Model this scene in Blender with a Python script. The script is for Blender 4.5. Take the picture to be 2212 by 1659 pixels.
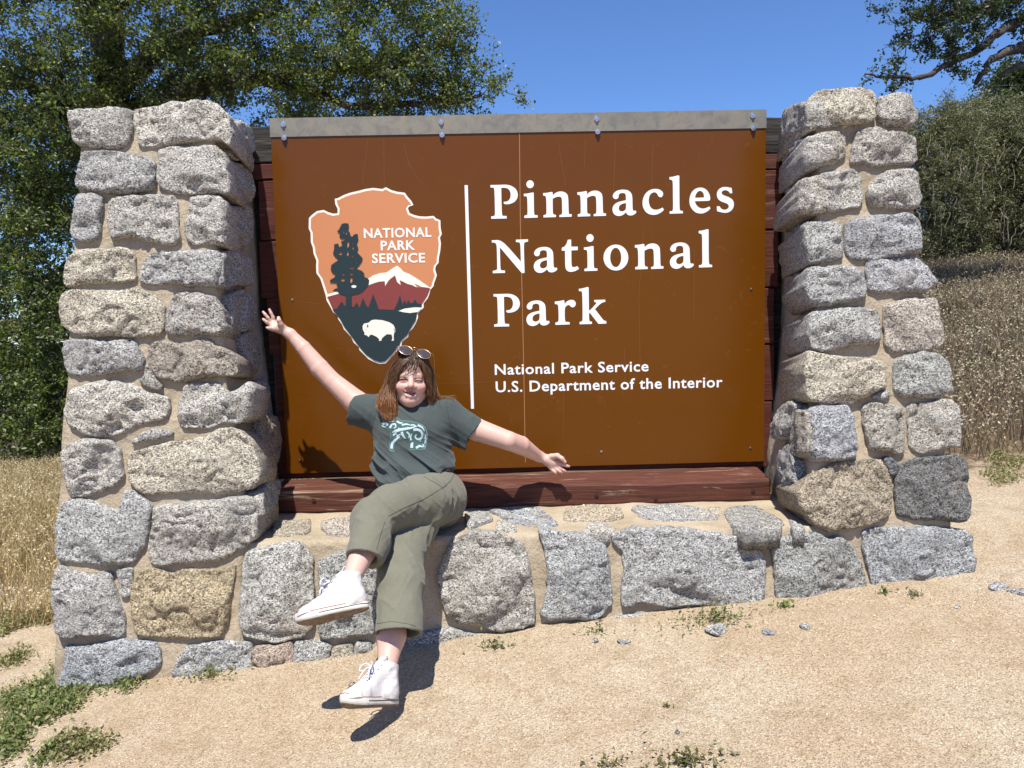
import bpy, bmesh, math, random
import numpy as np
from mathutils import Vector, Matrix, geometry
from mathutils.bvhtree import BVHTree

for _o in list(bpy.data.objects):
    bpy.data.objects.remove(_o)
SC = bpy.context.scene
COL = SC.collection
R = math.radians
random.seed(7)
RNG = np.random.default_rng(11)

# ------------------------------------------------------------------ camera
EYE = 1.35                       # camera height; photo pixels below are on a 2212 x 1659 grid
FPX, PCX, PCY = 1597.0, 1106.0, 829.5
PITCH, ROLL, YAW = R(4.6), R(1.3), R(1.0)
FW = np.array([math.sin(YAW) * math.cos(PITCH), math.cos(YAW) * math.cos(PITCH), -math.sin(PITCH)])
_r0 = np.array([math.cos(YAW), -math.sin(YAW), 0.0])
_u0 = np.cross(_r0, FW)
RT = _r0 * math.cos(ROLL) - _u0 * math.sin(ROLL)
UPV = _u0 * math.cos(ROLL) + _r0 * math.sin(ROLL)
CAMP = np.array([0.0, 0.0, EYE])

cd = bpy.data.cameras.new('camera')
cam = bpy.data.objects.new('camera', cd)
COL.objects.link(cam)
cam.matrix_world = Matrix(((RT[0], UPV[0], -FW[0], 0), (RT[1], UPV[1], -FW[1], 0), (RT[2], UPV[2], -FW[2], EYE), (0, 0, 0, 1)))
cd.sensor_fit = 'HORIZONTAL'
cd.sensor_width = 36.0
cd.lens = 36.0 * FPX / 2212.0
cd.clip_start = 0.05
cd.clip_end = 2000
SC.camera = cam

# ------------------------------------------------------------------ sky, sun, exposure
SUN_DIR = Vector((-0.18, -1.0, 2.3)).normalized()          # towards the sun
SUN_EL = math.asin(SUN_DIR.z)
SUN_AZ = math.atan2(SUN_DIR.x, SUN_DIR.y)                  # clockwise from +Y
w = bpy.data.worlds.new('World')
SC.world = w
w.use_nodes = True
wn = w.node_tree
wn.nodes.clear()
wo = wn.nodes.new('ShaderNodeOutputWorld')
wb = wn.nodes.new('ShaderNodeBackground')
ws = wn.nodes.new('ShaderNodeTexSky')
ws.sky_type = 'NISHITA'
ws.sun_disc = False
ws.sun_elevation = SUN_EL
ws.sun_rotation = SUN_AZ
ws.altitude = 1200
ws.air_density = 1.0
ws.dust_density = 0.0
ws.ozone_density = 5.0
wb.inputs['Strength'].default_value = 0.080
wm = wn.nodes.new('ShaderNodeMix')           # clear deep blue spring sky
wm.data_type = 'RGBA'
wm.blend_type = 'MULTIPLY'
wm.inputs[0].default_value = 1.0
wm.inputs[7].default_value = (1.0, 1.20, 1.50, 1)
wn.links.new(ws.outputs[0], wm.inputs[6])
wn.links.new(wm.outputs[2], wb.inputs['Color'])
wn.links.new(wb.outputs[0], wo.inputs['Surface'])
sd = bpy.data.lights.new('sun', 'SUN')
sd.energy = 5.0
sd.angle = R(0.5)
sd.color = (1.0, 0.945, 0.85)
sun = bpy.data.objects.new('sun', sd)
COL.objects.link(sun)
sun.rotation_euler = SUN_DIR.to_track_quat('Z', 'Y').to_euler()
sun.location = (-3, -8, 14)
SC.view_settings.view_transform = 'Standard'
SC.view_settings.look = 'None'
SC.view_settings.exposure = 0.62
SC.view_settings.gamma = 1.0
SC.view_settings.use_curve_mapping = False
SC.render.engine = 'CYCLES'
SC.cycles.use_denoising = True
SC.cycles.max_bounces = 8
SC.cycles.transparent_max_bounces = 12

# ------------------------------------------------------------------ picture rays
def ray(px, py):
    return RT * ((px - PCX) / FPX) + UPV * ((PCY - py) / FPX) + FW

def at(px, py, y):
    """world point seen at photo pixel (px, py) at world distance y"""
    d = ray(px, py)
    return CAMP + d * (y / d[1])

def on_plane(px, py, p0, n):
    d = ray(px, py)
    t = np.dot(np.asarray(p0) - CAMP, n) / np.dot(d, n)
    return CAMP + d * t

K = 1.8228          # photo source pixels per grid pixel
VIEW = {            # trace sheets: origin and scale in photo source pixels
    'A': (150, 350, .60277, .60277), 'B': (150, 1250, .60277, .60277), 'C': (150, 2000, .60277, .60277),
    'D': (2950, 300, .60277, .60277), 'E': (2950, 1250, .7236, .7233), 'F': (1600, 1850, .81374, .81374),
    'G': (900, 1850, .60277, .60277), 'H': (1180, 700, .45215, .45215),
    'P1': (1920, 680, .22604, .22604), 'P2': (2400, 680, .22604, .22604), 'P3': (1920, 890, .22604, .22604),
    'P4': (2400, 890, .22604, .22604), 'P5': (1920, 1120, .22604, .22604), 'S': (0, 0, K, K),
    'Q': (1350, 1320, .24108, .24108),
    'T': (1100, 1300, .48222, .48222),
}
def px(v, pts):
    ox, oy, sx, sy = VIEW[v]
    return [((ox + u * sx) / K, (oy + q * sy) / K) for u, q in pts]

# ------------------------------------------------------------------ noise
def _hash(ix, iy, iz, seed):
    h = (ix.astype(np.int64) * 374761393 + iy.astype(np.int64) * 668265263 + iz.astype(np.int64) * 2147483647 + seed * 974634777)
    h = (h ^ (h >> 13)) * 1274126177
    h = h ^ (h >> 16)
    return (h & 0xFFFFF).astype(np.float64) / 0xFFFFF

def vnoise(p, scale=1.0, seed=0):
    q = np.asarray(p, dtype=np.float64) * scale
    i = np.floor(q)
    f = q - i
    f = f * f * f * (f * (f * 6 - 15) + 10)
    i = i.astype(np.int64)
    r = 0
    for dx in (0, 1):
        wx = f[..., 0] if dx else 1 - f[..., 0]
        for dy in (0, 1):
            wy = f[..., 1] if dy else 1 - f[..., 1]
            for dz in (0, 1):
                wz = f[..., 2] if dz else 1 - f[..., 2]
                r = r + wx * wy * wz * _hash(i[..., 0] + dx, i[..., 1] + dy, i[..., 2] + dz, seed)
    return r * 2 - 1

def fbm(p, scale=1.0, octaves=4, seed=0, gain=.5):
    a, s, r = 1.0, scale, 0
    for k in range(octaves):
        r = r + a * vnoise(p, s, seed + k * 17)
        a *= gain
        s *= 2.03
    return r

# ------------------------------------------------------------------ object helpers
def mesh_obj(name, verts, faces, mat=None, parent=None, smooth=True, auto=None):
    me = bpy.data.meshes.new(name)
    if isinstance(verts, np.ndarray):
        verts = verts.reshape(-1, 3)
    fa = np.asarray(faces) if len(faces) and all(len(f) == len(faces[0]) for f in faces[:50]) and not isinstance(faces, list) else faces
    if isinstance(fa, np.ndarray) and fa.ndim == 2:
        nv, nf, k = len(verts), len(fa), fa.shape[1]
        me.vertices.add(nv)
        me.vertices.foreach_set('co', np.ascontiguousarray(verts, dtype=np.float32).ravel())
        me.loops.add(nf * k)
        me.loops.foreach_set('vertex_index', np.ascontiguousarray(fa, dtype=np.int32).ravel())
        me.polygons.add(nf)
        me.polygons.foreach_set('loop_start', np.arange(0, nf * k, k, dtype=np.int32))
        me.update(calc_edges=True)
        me.validate()
    else:
        me.from_pydata([tuple(v) for v in verts], [], [tuple(int(i) for i in f) for f in faces])
        me.update()
    if smooth:
        me.polygons.foreach_set('use_smooth', np.ones(len(me.polygons), dtype=bool))
    if mat:
        me.materials.append(mat)
    o = bpy.data.objects.new(name, me)
    COL.objects.link(o)
    if parent:
        o.parent = parent
    return o

def empty(name, label, cat, loc=(0, 0, 0), group=None):
    o = bpy.data.objects.new(name, None)
    o.empty_display_size = .1
    COL.objects.link(o)
    o.location = loc
    o['label'] = label
    o['category'] = cat
    if group:
        o['group'] = group
    return o

def tag(o, label, cat, group=None):
    o['label'] = label
    o['category'] = cat
    if group:
        o['group'] = group
    return o

def adopt(child, parent):
    """parent while keeping world coordinates (things sit at translation-only Empties)"""
    child.parent = parent
    child.matrix_parent_inverse = Matrix.Translation(parent.location).inverted()
    return child

class MB:
    """collects simple shapes into one mesh"""
    def __init__(s):
        s.v, s.f = [], []
    def add(s, verts, faces):
        b = len(s.v)
        s.v += [tuple(v) for v in verts]
        s.f += [tuple(i + b for i in f) for f in faces]
    def box(s, lo, hi):
        x0, y0, z0 = lo
        x1, y1, z1 = hi
        s.add([(x0, y0, z0), (x1, y0, z0), (x1, y1, z0), (x0, y1, z0), (x0, y0, z1), (x1, y0, z1), (x1, y1, z1), (x0, y1, z1)],
              [(0, 3, 2, 1), (4, 5, 6, 7), (0, 1, 5, 4), (1, 2, 6, 5), (2, 3, 7, 6), (3, 0, 4, 7)])
    def tube(s, pts, rad, n=6, cap=True, flat=1.0):
        pts = np.asarray(pts, float)
        m = len(pts)
        rad = np.broadcast_to(np.asarray(rad, float), (m,))
        t = np.gradient(pts, axis=0)
        t /= np.linalg.norm(t, axis=1, keepdims=True) + 1e-12
        ref = np.array([0, 0, 1.0]) if abs(t[0][2]) < .9 else np.array([1.0, 0, 0])
        a = np.cross(t[0], ref)
        a /= np.linalg.norm(a)
        b0 = len(s.v)
        ang = np.arange(n) * 2 * math.pi / n
        for i in range(m):
            a = a - t[i] * np.dot(a, t[i])
            a /= np.linalg.norm(a) + 1e-12
            b = np.cross(t[i], a)
            ring = pts[i] + rad[i] * (np.cos(ang)[:, None] * a + flat * np.sin(ang)[:, None] * b)
            s.v += [tuple(q) for q in ring]
        for i in range(m - 1):
            for j in range(n):
                k = (j + 1) % n
                s.f.append((b0 + i * n + j, b0 + i * n + k, b0 + (i + 1) * n + k, b0 + (i + 1) * n + j))
        if cap:
            s.f.append(tuple(b0 + j for j in reversed(range(n))))
            s.f.append(tuple(b0 + (m - 1) * n + j for j in range(n)))
    def build(s, name, mat, parent=None, smooth=False):
        return mesh_obj(name, s.v, s.f, mat, parent, smooth)

def bevel(o, w, seg=2):
    m = o.modifiers.new('bevel', 'BEVEL')
    m.width = w
    m.segments = seg
    m.limit_method = 'ANGLE'
    return o

# ------------------------------------------------------------------ material helpers
class NT:
    def __init__(s, name):
        s.m = bpy.data.materials.new(name)
        s.m.use_nodes = True
        s.t = s.m.node_tree
        s.t.nodes.clear()
        s.out = s.n('ShaderNodeOutputMaterial')
        s.p = s.n('ShaderNodeBsdfPrincipled')
        s.l(s.p.outputs[0], s.out.inputs[0])
    def n(s, typ, **kw):
        nd = s.t.nodes.new(typ)
        for k, v in kw.items():
            if k.startswith('_'):
                nd.inputs[k[1:].replace('_', ' ')].default_value = v
            else:
                setattr(nd, k, v)
        return nd
    def l(s, a, b):
        s.t.links.new(a, b)
    def inp(s, name, v):
        i = s.p.inputs[name]
        if hasattr(v, 'is_output'):
            s.l(v, i)
        else:
            i.default_value = v if not isinstance(v, tuple) or len(v) == 4 else (*v, 1)
        return s
    def coord(s, kind='Object', scale=None):
        c = s.n('ShaderNodeTexCoord')
        if scale is None:
            return c.outputs[kind]
        mp = s.n('ShaderNodeMapping')
        mp.inputs['Scale'].default_value = scale if isinstance(scale, tuple) else (scale,) * 3
        s.l(c.outputs[kind], mp.inputs['Vector'])
        return mp.outputs[0]
    def noise(s, vec, scale, detail=4, rough=.55, dist=0, out=0):
        nd = s.n('ShaderNodeTexNoise')
        nd.inputs['Scale'].default_value = scale
        nd.inputs['Detail'].default_value = detail
        nd.inputs['Roughness'].default_value = rough
        nd.inputs['Distortion'].default_value = dist
        s.l(vec, nd.inputs['Vector'])
        return nd.outputs[out]
    def vor(s, vec, scale, feature='F1', out=0, rand=1.0):
        nd = s.n('ShaderNodeTexVoronoi')
        nd.feature = feature
        nd.inputs['Scale'].default_value = scale
        nd.inputs['Randomness'].default_value = rand
        s.l(vec, nd.inputs['Vector'])
        return nd.outputs[out]
    def ramp(s, fac, stops, interp='LINEAR'):
        nd = s.n('ShaderNodeValToRGB')
        nd.color_ramp.interpolation = interp
        e = nd.color_ramp.elements
        while len(e) > 1:
            e.remove(e[0])
        for i, (p, c) in enumerate(stops):
            el = e[0] if i == 0 else e.new(p)
            el.position = p
            c = c if isinstance(c, tuple) else (c, c, c)
            el.color = (*c, 1)
        s.l(fac, nd.inputs[0])
        return nd.outputs[0]
    def mix(s, fac, a, b, mode='MIX'):
        nd = s.n('ShaderNodeMix')
        nd.data_type = 'RGBA'
        nd.blend_type = mode
        for v, i in ((fac, 0), (a, 6), (b, 7)):
            if hasattr(v, 'is_output'):
                s.l(v, nd.inputs[i])
            elif i == 0:
                nd.inputs[0].default_value = v
            else:
                nd.inputs[i].default_value = (*v, 1) if len(v) == 3 else v
        return nd.outputs[2]
    def math(s, op, a, b=None):
        nd = s.n('ShaderNodeMath')
        nd.operation = op
        for i, v in enumerate((a, b)):
            if v is None:
                continue
            if hasattr(v, 'is_output'):
                s.l(v, nd.inputs[i])
            else:
                nd.inputs[i].default_value = v
        return nd.outputs[0]
    def bump(s, h, strength=.5, dist=.01, prev=None):
        nd = s.n('ShaderNodeBump')
        nd.inputs['Strength'].default_value = strength
        nd.inputs['Distance'].default_value = dist
        s.l(h, nd.inputs['Height'])
        if prev:
            s.l(prev, nd.inputs['Normal'])
        s.l(nd.outputs[0], s.p.inputs['Normal'])
        return nd.outputs[0]
    def objcol(s):
        nd = s.n('ShaderNodeObjectInfo')
        return nd.outputs['Color'], nd.outputs['Alpha'], nd.outputs['Random']
    def attr(s, name):
        nd = s.n('ShaderNodeAttribute')
        nd.attribute_name = name
        return nd.outputs['Color']

def plain(name, col, rough=.6, metal=0.0, spec=.5):
    t = NT(name)
    t.inp('Base Color', col).inp('Roughness', rough).inp('Metallic', metal)
    t.p.inputs['Specular IOR Level'].default_value = spec
    return t.m
# ================================================================== GROUND
def sstep(a, b, v):
    t = np.clip((np.asarray(v, float) - a) / (b - a), 0, 1)
    return t * t * (3 - 2 * t)

def softp(v, k=.6):
    v = np.asarray(v, float)
    return k * np.logaddexp(0, v / k)

def ground_base(x, y):
    x = np.asarray(x, float)
    y = np.asarray(y, float)
    z = EYE - 1.12 + .095 * 4.5 * np.tanh(x / 4.5) + .06 * (np.clip(y, -8, 5) - 2.6)
    z = z + sstep(.8, 2.4, x) * .215 * (softp(y - 4.9) - softp(y - 17))
    z = z - sstep(0, -2, x) * .012 * np.clip(y - 4, 0, 30)
    z = z + sstep(6, -10, x) * .05 * (softp(y - 42, 4) - softp(y - 150, 6))
    z = z + .26 * (softp(-y - 16, 3) - softp(-y - 70, 5))  # unseen hill raised behind the camera for the panel to reflect
    return z

def ground(x, y):
    x = np.asarray(x, float)
    y = np.asarray(y, float)
    p = np.stack([x, y, np.zeros_like(x + y)], -1)
    near = np.exp(-((x / 6) ** 2 + ((y - 3) / 6) ** 2))
    z = ground_base(x, y) + .018 * fbm(p, .9, 3, 3) + .005 * near * fbm(p, 7, 3, 5)
    far = sstep(9, 40, np.hypot(x, y))
    return z + far * .5 * fbm(p, .12, 4, 8)

def graded(lo, hi, s, out_lo, out_hi, g=1.13):
    c = list(np.arange(lo, hi, s))
    a, d = c[-1], s
    while a < out_hi:
        d *= g
        a += d
        c.append(a)
    a, d = c[0], s
    pre = []
    while a > out_lo:
        d *= g
        a -= d
        pre.append(a)
    return np.array(pre[::-1] + c)

gx = graded(-3.0, 3.2, .03, -260, 260)
gy = graded(1.5, 5.0, .03, -120, 420)
GX, GY = np.meshgrid(gx, gy)
GZ = ground(GX, GY)
nx, ny = len(gx), len(gy)
idx = np.arange(nx * ny).reshape(ny, nx)
gf = np.stack([idx[:-1, :-1], idx[:-1, 1:], idx[1:, 1:], idx[1:, :-1]], -1).reshape(-1, 4)

t = NT('decomposed_granite')
co = t.coord('Object')
big = t.noise(co, 1.3, 5, .6)
mid = t.noise(co, 9, 5, .65, .6)
fine = t.noise(co, 240, 3, .7)
grain = t.vor(co, 250, out=1)
sep = t.n('ShaderNodeSeparateColor')
t.l(grain, sep.inputs[0])
base = t.ramp(mid, [(.28, (.38, .305, .215)), (.47, (.50, .432, .33)), (.72, (.565, .505, .405))])
base = t.mix(t.ramp(big, [(.36, 0), (.6, .55)]), base, (.42, .315, .205))
gr = t.ramp(sep.outputs[0], [(0, (.30, .23, .17)), (.10, (.66, .56, .45)), (.35, (.95, .93, .90)), (.75, (1.14, 1.13, 1.10)), (.94, (1.5, 1.5, 1.46))], 'CONSTANT')
base = t.mix(.68, base, gr, 'MULTIPLY')
base = t.mix(t.ramp(fine, [(.35, .5), (.62, 0)]), base, (.22, .16, .10))
xyz = t.n('ShaderNodeSeparateXYZ')
t.l(co, xyz.inputs[0])
soilm = t.math('ADD', t.math('MULTIPLY', xyz.outputs[1], .2), t.math('MULTIPLY', mid, .4))
soilm = t.ramp(soilm, [(.92, 0), (1.06, 1)])
soil = t.mix(fine, (.095, .068, .043), (.19, .137, .086))
base = t.mix(soilm, base, soil)
back = t.ramp(t.math('MULTIPLY', xyz.outputs[1], -.1), [(1.2, 0), (1.6, 1)])
base = t.mix(back, base, (.045, .05, .025))  # that unseen hill coloured dark to keep the panel's reflection dark
dk = t.noise(co, 3.4, 6, .7, 1.2)
base = t.mix(t.ramp(dk, [(.55, 0), (.72, .6)]), base, (.27, .19, .115))
t.inp('Base Color', base).inp('Roughness', .95)
t.p.inputs['Specular IOR Level'].default_value = .15
b1 = t.bump(t.noise(co, 26, 6, .75), .6, .014)
t.bump(t.vor(co, 250), .8, .0035, b1)
M_GROUND = t.m
gnd = mesh_obj('ground', np.stack([GX, GY, GZ], -1), gf, M_GROUND)
gnd['kind'] = 'structure'

def gz(x, y):
    return float(ground(np.array([x]), np.array([y]))[0])

# unseen asphalt strip added behind the camera to darken the sign's reflection
xr_ = np.linspace(-60, 60, 121)
yr_ = np.linspace(-9.5, -1.6, 12)
RX, RY = np.meshgrid(xr_, yr_)
RZ = np.maximum.reduce([ground(RX + a, RY + b) for a in (-.5, 0, .5) for b in (-.35, 0, .35)]) + .03
ri = np.arange(RX.size).reshape(RX.shape)
t = NT('asphalt')
co = t.coord('Object')
t.inp('Base Color', t.mix(t.noise(co, 120, 3, .7), (.030, .030, .032), (.075, .073, .07))).inp('Roughness', .95)
rd = mesh_obj('added_road', np.stack([RX, RY, RZ], -1), np.stack([ri[:-1, :-1], ri[:-1, 1:], ri[1:, 1:], ri[1:, :-1]], -1).reshape(-1, 4), t.m)
rd['kind'] = 'structure'
# ================================================================== STONEWORK
t = NT('granite')
co = t.coord('Object')
oc, oa, orr = t.objcol()
sc1 = t.n('ShaderNodeVectorMath', operation='ADD')          # shift the grain from stone to stone
t.l(co, sc1.inputs[0])
cmb = t.n('ShaderNodeCombineXYZ')
t.l(t.math('MULTIPLY', orr, 37), cmb.inputs[0])
t.l(t.math('MULTIPLY', orr, 91), cmb.inputs[1])
t.l(cmb.outputs[0], sc1.inputs[1])
v = sc1.outputs[0]
mp = t.n('ShaderNodeMapping')
mp.inputs['Scale'].default_value = (.85, 1, 1.12)
mp.inputs['Rotation'].default_value = (0, .3, 0)
t.l(v, mp.inputs['Vector'])
spk = t.noise(mp.outputs[0], 215, 4, .75)
spk2 = t.noise(v, 390, 2, .6)
cry = t.vor(mp.outputs[0], 250, out=1)
sp = t.n('ShaderNodeSeparateColor')
t.l(cry, sp.inputs[0])
blot = t.noise(v, 7, 5, .6, .4)
band = t.n('ShaderNodeTexWave', wave_type='BANDS', bands_direction='DIAGONAL')
band.inputs['Scale'].default_value = 7
band.inputs['Distortion'].default_value = 9
band.inputs['Detail'].default_value = 4
t.l(v, band.inputs['Vector'])
g = t.ramp(sp.outputs[0], [(0, (.09, .09, .09)), (.12, (.24, .24, .24)), (.28, (.42, .42, .41)), (.50, (.58, .575, .555)), (.76, (.76, .75, .725))], 'CONSTANT')
g = t.mix(t.ramp(spk, [(.38, .9), (.47, 0)]), g, (.085, .085, .085))
g = t.mix(t.ramp(spk, [(.58, 0), (.66, .85)]), g, (.74, .73, .705))
g = t.mix(t.ramp(spk2, [(.32, .75), (.43, 0)]), g, (.07, .07, .07))
g = t.mix(t.ramp(blot, [(.33, .4), (.50, 0)]), g, (.30, .30, .30))
g = t.mix(t.math('MULTIPLY', t.ramp(band.outputs[1], [(.0, .55), (.35, 0)]), oa), g, (.16, .16, .17))
g = t.mix(1.0, g, oc, 'MULTIPLY')
rust = t.noise(v, 5.2, 6, .65, .8)
g = t.mix(t.math('MULTIPLY', t.ramp(rust, [(.56, 0), (.70, .8)]), t.math('SUBTRACT', .8, oa)), g, t.mix(.5, g, (.26, .165, .075)))
t.inp('Base Color', g).inp('Roughness', .85)
t.p.inputs['Specular IOR Level'].default_value = .3
b1 = t.bump(t.noise(mp.outputs[0], 52, 6, .74), 1.0, .013)
b2 = t.bump(t.noise(v, 170, 4, .75), 1.0, .0055, b1)
M_STONE = t.m

t = NT('mortar')
co = t.coord('Object')
n1 = t.noise(co, 6, 5, .6)
n2 = t.noise(co, 190, 3, .7)
c = t.ramp(n1, [(.3, (.31, .25, .175)), (.52, (.40, .335, .245)), (.75, (.46, .395, .30))])
c = t.mix(t.ramp(n2, [(.34, .55), (.5, 0)]), c, (.16, .12, .08))
c = t.mix(t.ramp(n2, [(.6, 0), (.7, .6)]), c, (.50, .43, .33))
t.inp('Base Color', c).inp('Roughness', .95)
t.p.inputs['Specular IOR Level'].default_value = .15
b1 = t.bump(t.noise(co, 14, 5, .65), .8, .02)
t.bump(n2, .6, .004, b1)
M_MORTAR = t.m

def chaikin(P, it=1, r=.22):
    P = np.asarray(P, float)
    for _ in range(it):
        Q = np.roll(P, -1, 0)
        P = np.stack([P * (1 - r) + Q * r, P * r + Q * (1 - r)], 1).reshape(-1, 2)
    return P

def resample(P, s):
    Q = np.vstack([P, P[:1]])
    L = np.r_[0, np.cumsum(np.linalg.norm(np.diff(Q, axis=0), axis=1))]
    n = max(12, int(L[-1] / s))
    u = np.linspace(0, L[-1], n, endpoint=False)
    return np.stack([np.interp(u, L, Q[:, 0]), np.interp(u, L, Q[:, 1])], 1)

def inside(P, pts):
    x, y = pts[:, 0], pts[:, 1]
    r = np.zeros(len(pts), bool)
    a = P
    b = np.roll(P, -1, 0)
    for (x0, y0), (x1, y1) in zip(a, b):
        c = (y0 > y) != (y1 > y)
        if y1 != y0:
            r ^= c & (x < (x1 - x0) * (y - y0) / (y1 - y0) + x0)
    return r

def segdist(P, pts):
    a = P[None]
    b = np.roll(P, -1, 0)[None]
    p = pts[:, None]
    ab = b - a
    tt = np.clip(((p - a) * ab).sum(-1) / ((ab ** 2).sum(-1) + 1e-12), 0, 1)
    return np.linalg.norm(p - a - ab * tt[..., None], axis=-1).min(1)

def fill(P, s, rng):
    """dense triangulation of polygon P (ccw or cw) -> pts, tris, dist to the rim"""
    lo, hi = P.min(0), P.max(0)
    xs = np.arange(lo[0], hi[0] + s, s)
    ys = np.arange(lo[1], hi[1] + s, s * .87)
    g = np.stack(np.meshgrid(xs, ys), -1)
    g[1::2, :, 0] += s / 2
    g = g.reshape(-1, 2) + rng.uniform(-.22, .22, (g.shape[0] * g.shape[1], 2)) * s
    g = g[inside(P, g)]
    d = segdist(P, g)
    g = g[d > .55 * s]
    pts = np.vstack([P, g])
    n = len(P)
    vo, ed, fa, *_ = geometry.delaunay_2d_cdt([Vector(q) for q in pts], [(i, (i + 1) % n) for i in range(n)], [], 1, 1e-7)
    pts = np.array([tuple(q) for q in vo])
    fa = [tuple(f) for f in fa]
    return pts, fa

def stone(name, parent, poly3, n, relief=.045, depth=.12, seed=0, tint=(1, 1, 1), streak=.3, s=.0095, facet=1.0, mat=None, round_=.020, back_shrink=.0):
    """one quarried stone: traced rim, domed broken face, sides running back into the wall"""
    rng = np.random.default_rng(seed)
    relief = relief * .55
    P3 = np.asarray(poly3, float)
    n = np.asarray(n, float)
    n = n / np.linalg.norm(n)
    ex = np.cross((0, 0, 1.0), n) if abs(n[2]) < .9 else np.array([1.0, 0, 0])
    ex /= np.linalg.norm(ex)
    ey = np.cross(n, ex)
    O = P3.mean(0)
    P = np.stack([(P3 - O) @ ex, (P3 - O) @ ey], 1)
    if ((P[:, 0] * np.roll(P[:, 1], -1)) - (np.roll(P[:, 0], -1) * P[:, 1])).sum() < 0:
        P = P[::-1]
    P = resample(chaikin(P, 1, .11), s * 1.05)
    c_ = P - P.mean(0)
    P = P + c_ / np.linalg.norm(c_, axis=1, keepdims=True) * .0005
    ctr = P.mean(0)
    nb = np.stack([P[:, 0], P[:, 1], np.full(len(P), seed * 3.1)], 1)
    rad = P - ctr
    rad /= np.linalg.norm(rad, axis=1, keepdims=True)
    P = P + rad * (fbm(nb, 24, 3, seed)[:, None] * .0045 + fbm(nb, 80, 2, seed + 5)[:, None] * .0022)
    pts, fa = fill(P, s, rng)
    nb_ = len(P)
    d = segdist(P, pts)
    d[:nb_] = 0
    size = min(np.ptp(P[:, 0]), np.ptp(P[:, 1]))
    r = min(round_ * rng.uniform(.7, 1.3), size * .4)
    h = relief * (.62 * np.clip(d / .007, 0, 1) ** .6 + .38 * np.sqrt(np.clip(1 - (1 - np.clip(d / (r * 1.8), 0, 1)) ** 2, 0, 1)))
    q3 = np.stack([pts[:, 0], pts[:, 1], np.full(len(pts), seed * 1.7)], 1)
    wq = pts + .010 * np.stack([fbm(q3, 14, 3, seed + 40), fbm(q3 + 9, 14, 3, seed + 41)], 1)
    # broken facets: lowest of several tilted planes
    F = None
    for k in range(9):
        gdir = rng.normal(size=2)
        gn = gdir / np.linalg.norm(gdir)
        sl = rng.uniform(.06, .60) if k else .02
        c0 = rng.uniform(-.05, .42) * size
        pl = relief * rng.uniform(.98, 1.25) - ((wq - ctr) @ gn - c0) * sl * facet
        F = pl if F is None else np.minimum(F, pl)
    F = np.maximum(F, .004)
    k = .005
    hh = np.clip(.5 + .5 * (F - h) / k, 0, 1)
    h = F * (1 - hh) + h * hh - k * hh * (1 - hh)
    fade = np.clip(d / .012, 0, 1)
    h = h + fade * (.0035 * fbm(q3, 9, 3, seed + 1) + .0030 * fbm(q3 * [1, 1.5, 1], 38, 4, seed + 2, .6))
    st = vnoise(q3 * [1.0, 1.9, 1] + .25 * fbm(q3, 12, 2, seed + 30)[:, None], 6, seed + 31)
    h = h - fade * .009 * np.clip((st - .22) / .05, 0, 1)                # a spalled step
    rid = np.abs(vnoise(q3 * [1, 2.2, 1] + .3 * vnoise(q3, 9, seed)[:, None], 6, seed + 9))
    h = h - fade * .007 * np.clip(.07 - rid, 0, 1) / .07 * (vnoise(q3, 4, seed + 4) > .1)
    lat = .0025 * fbm(q3, 45, 2, seed + 3)
    V = O + pts[:, :1] * ex + pts[:, 1:] * ey + h[:, None] * n + lat[:, None] * ex * fade[:, None]
    faces = list(fa)
    # sides
    ring = np.arange(nb_)
    prev = ring
    base = len(V)
    allv = [V]
    for off, gro in ((.010, .0015), (.03, .002), (.07, -.001), (depth, -.012)):
        Q = P + rad * (gro - back_shrink * off + .003 * fbm(np.c_[nb[:, :2], np.full(nb_, seed + off * 9)], 30, 2, seed + 6)[:, None])
        W = O + Q[:, :1] * ex + Q[:, 1:] * ey - n * off
        allv.append(W)
        cur = np.arange(base, base + nb_)
        base += nb_
        for i in range(nb_):
            j = (i + 1) % nb_
            faces.append((prev[i], cur[i], cur[j], prev[j]))
        prev = cur
    faces.append(tuple(int(i) for i in prev[::-1]))
    V = np.vstack(allv)
    o = mesh_obj(name, list(map(tuple, V)), faces, mat or M_STONE)
    o.color = (*tint, streak)
    if parent:
        adopt(o, parent)
    return o

TZ = lambda y: None
def front_y(z):                       # battered front face of both pillars and the ledge
    return 2.62 + .1587 * (z - EYE + 1.2)
FN = np.array([0, -1.0, .1587])
FN /= np.linalg.norm(FN)
FP0 = np.array([0, 2.62, EYE - 1.2])

GREY, PALE, BLUE, TAN, PINK, DARK, WARM = (1.12, 1.08, 1.0), (1.28, 1.22, 1.10), (1.0, .99, .97), (1.05, .88, .60), (1.14, 1.02, .90), (.42, .42, .42), (1.22, 1.12, .93)

def front_stones(parent, items, n=FN, p0=FP0):
    for k, (v, tint, streak, opt, poly) in enumerate(items):
        P3 = [on_plane(a, b, p0, n) for a, b in px(v, poly)]
        stone('stone', parent, P3, n, seed=len(bpy.data.objects) % 977 + k, tint=tint, streak=streak, **opt)

def side_plane(a, b, c):
    a, b, c = map(np.array, (a, b, c))
    n = np.cross(b - a, c - a)
    return a, n / np.linalg.norm(n)

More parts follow.
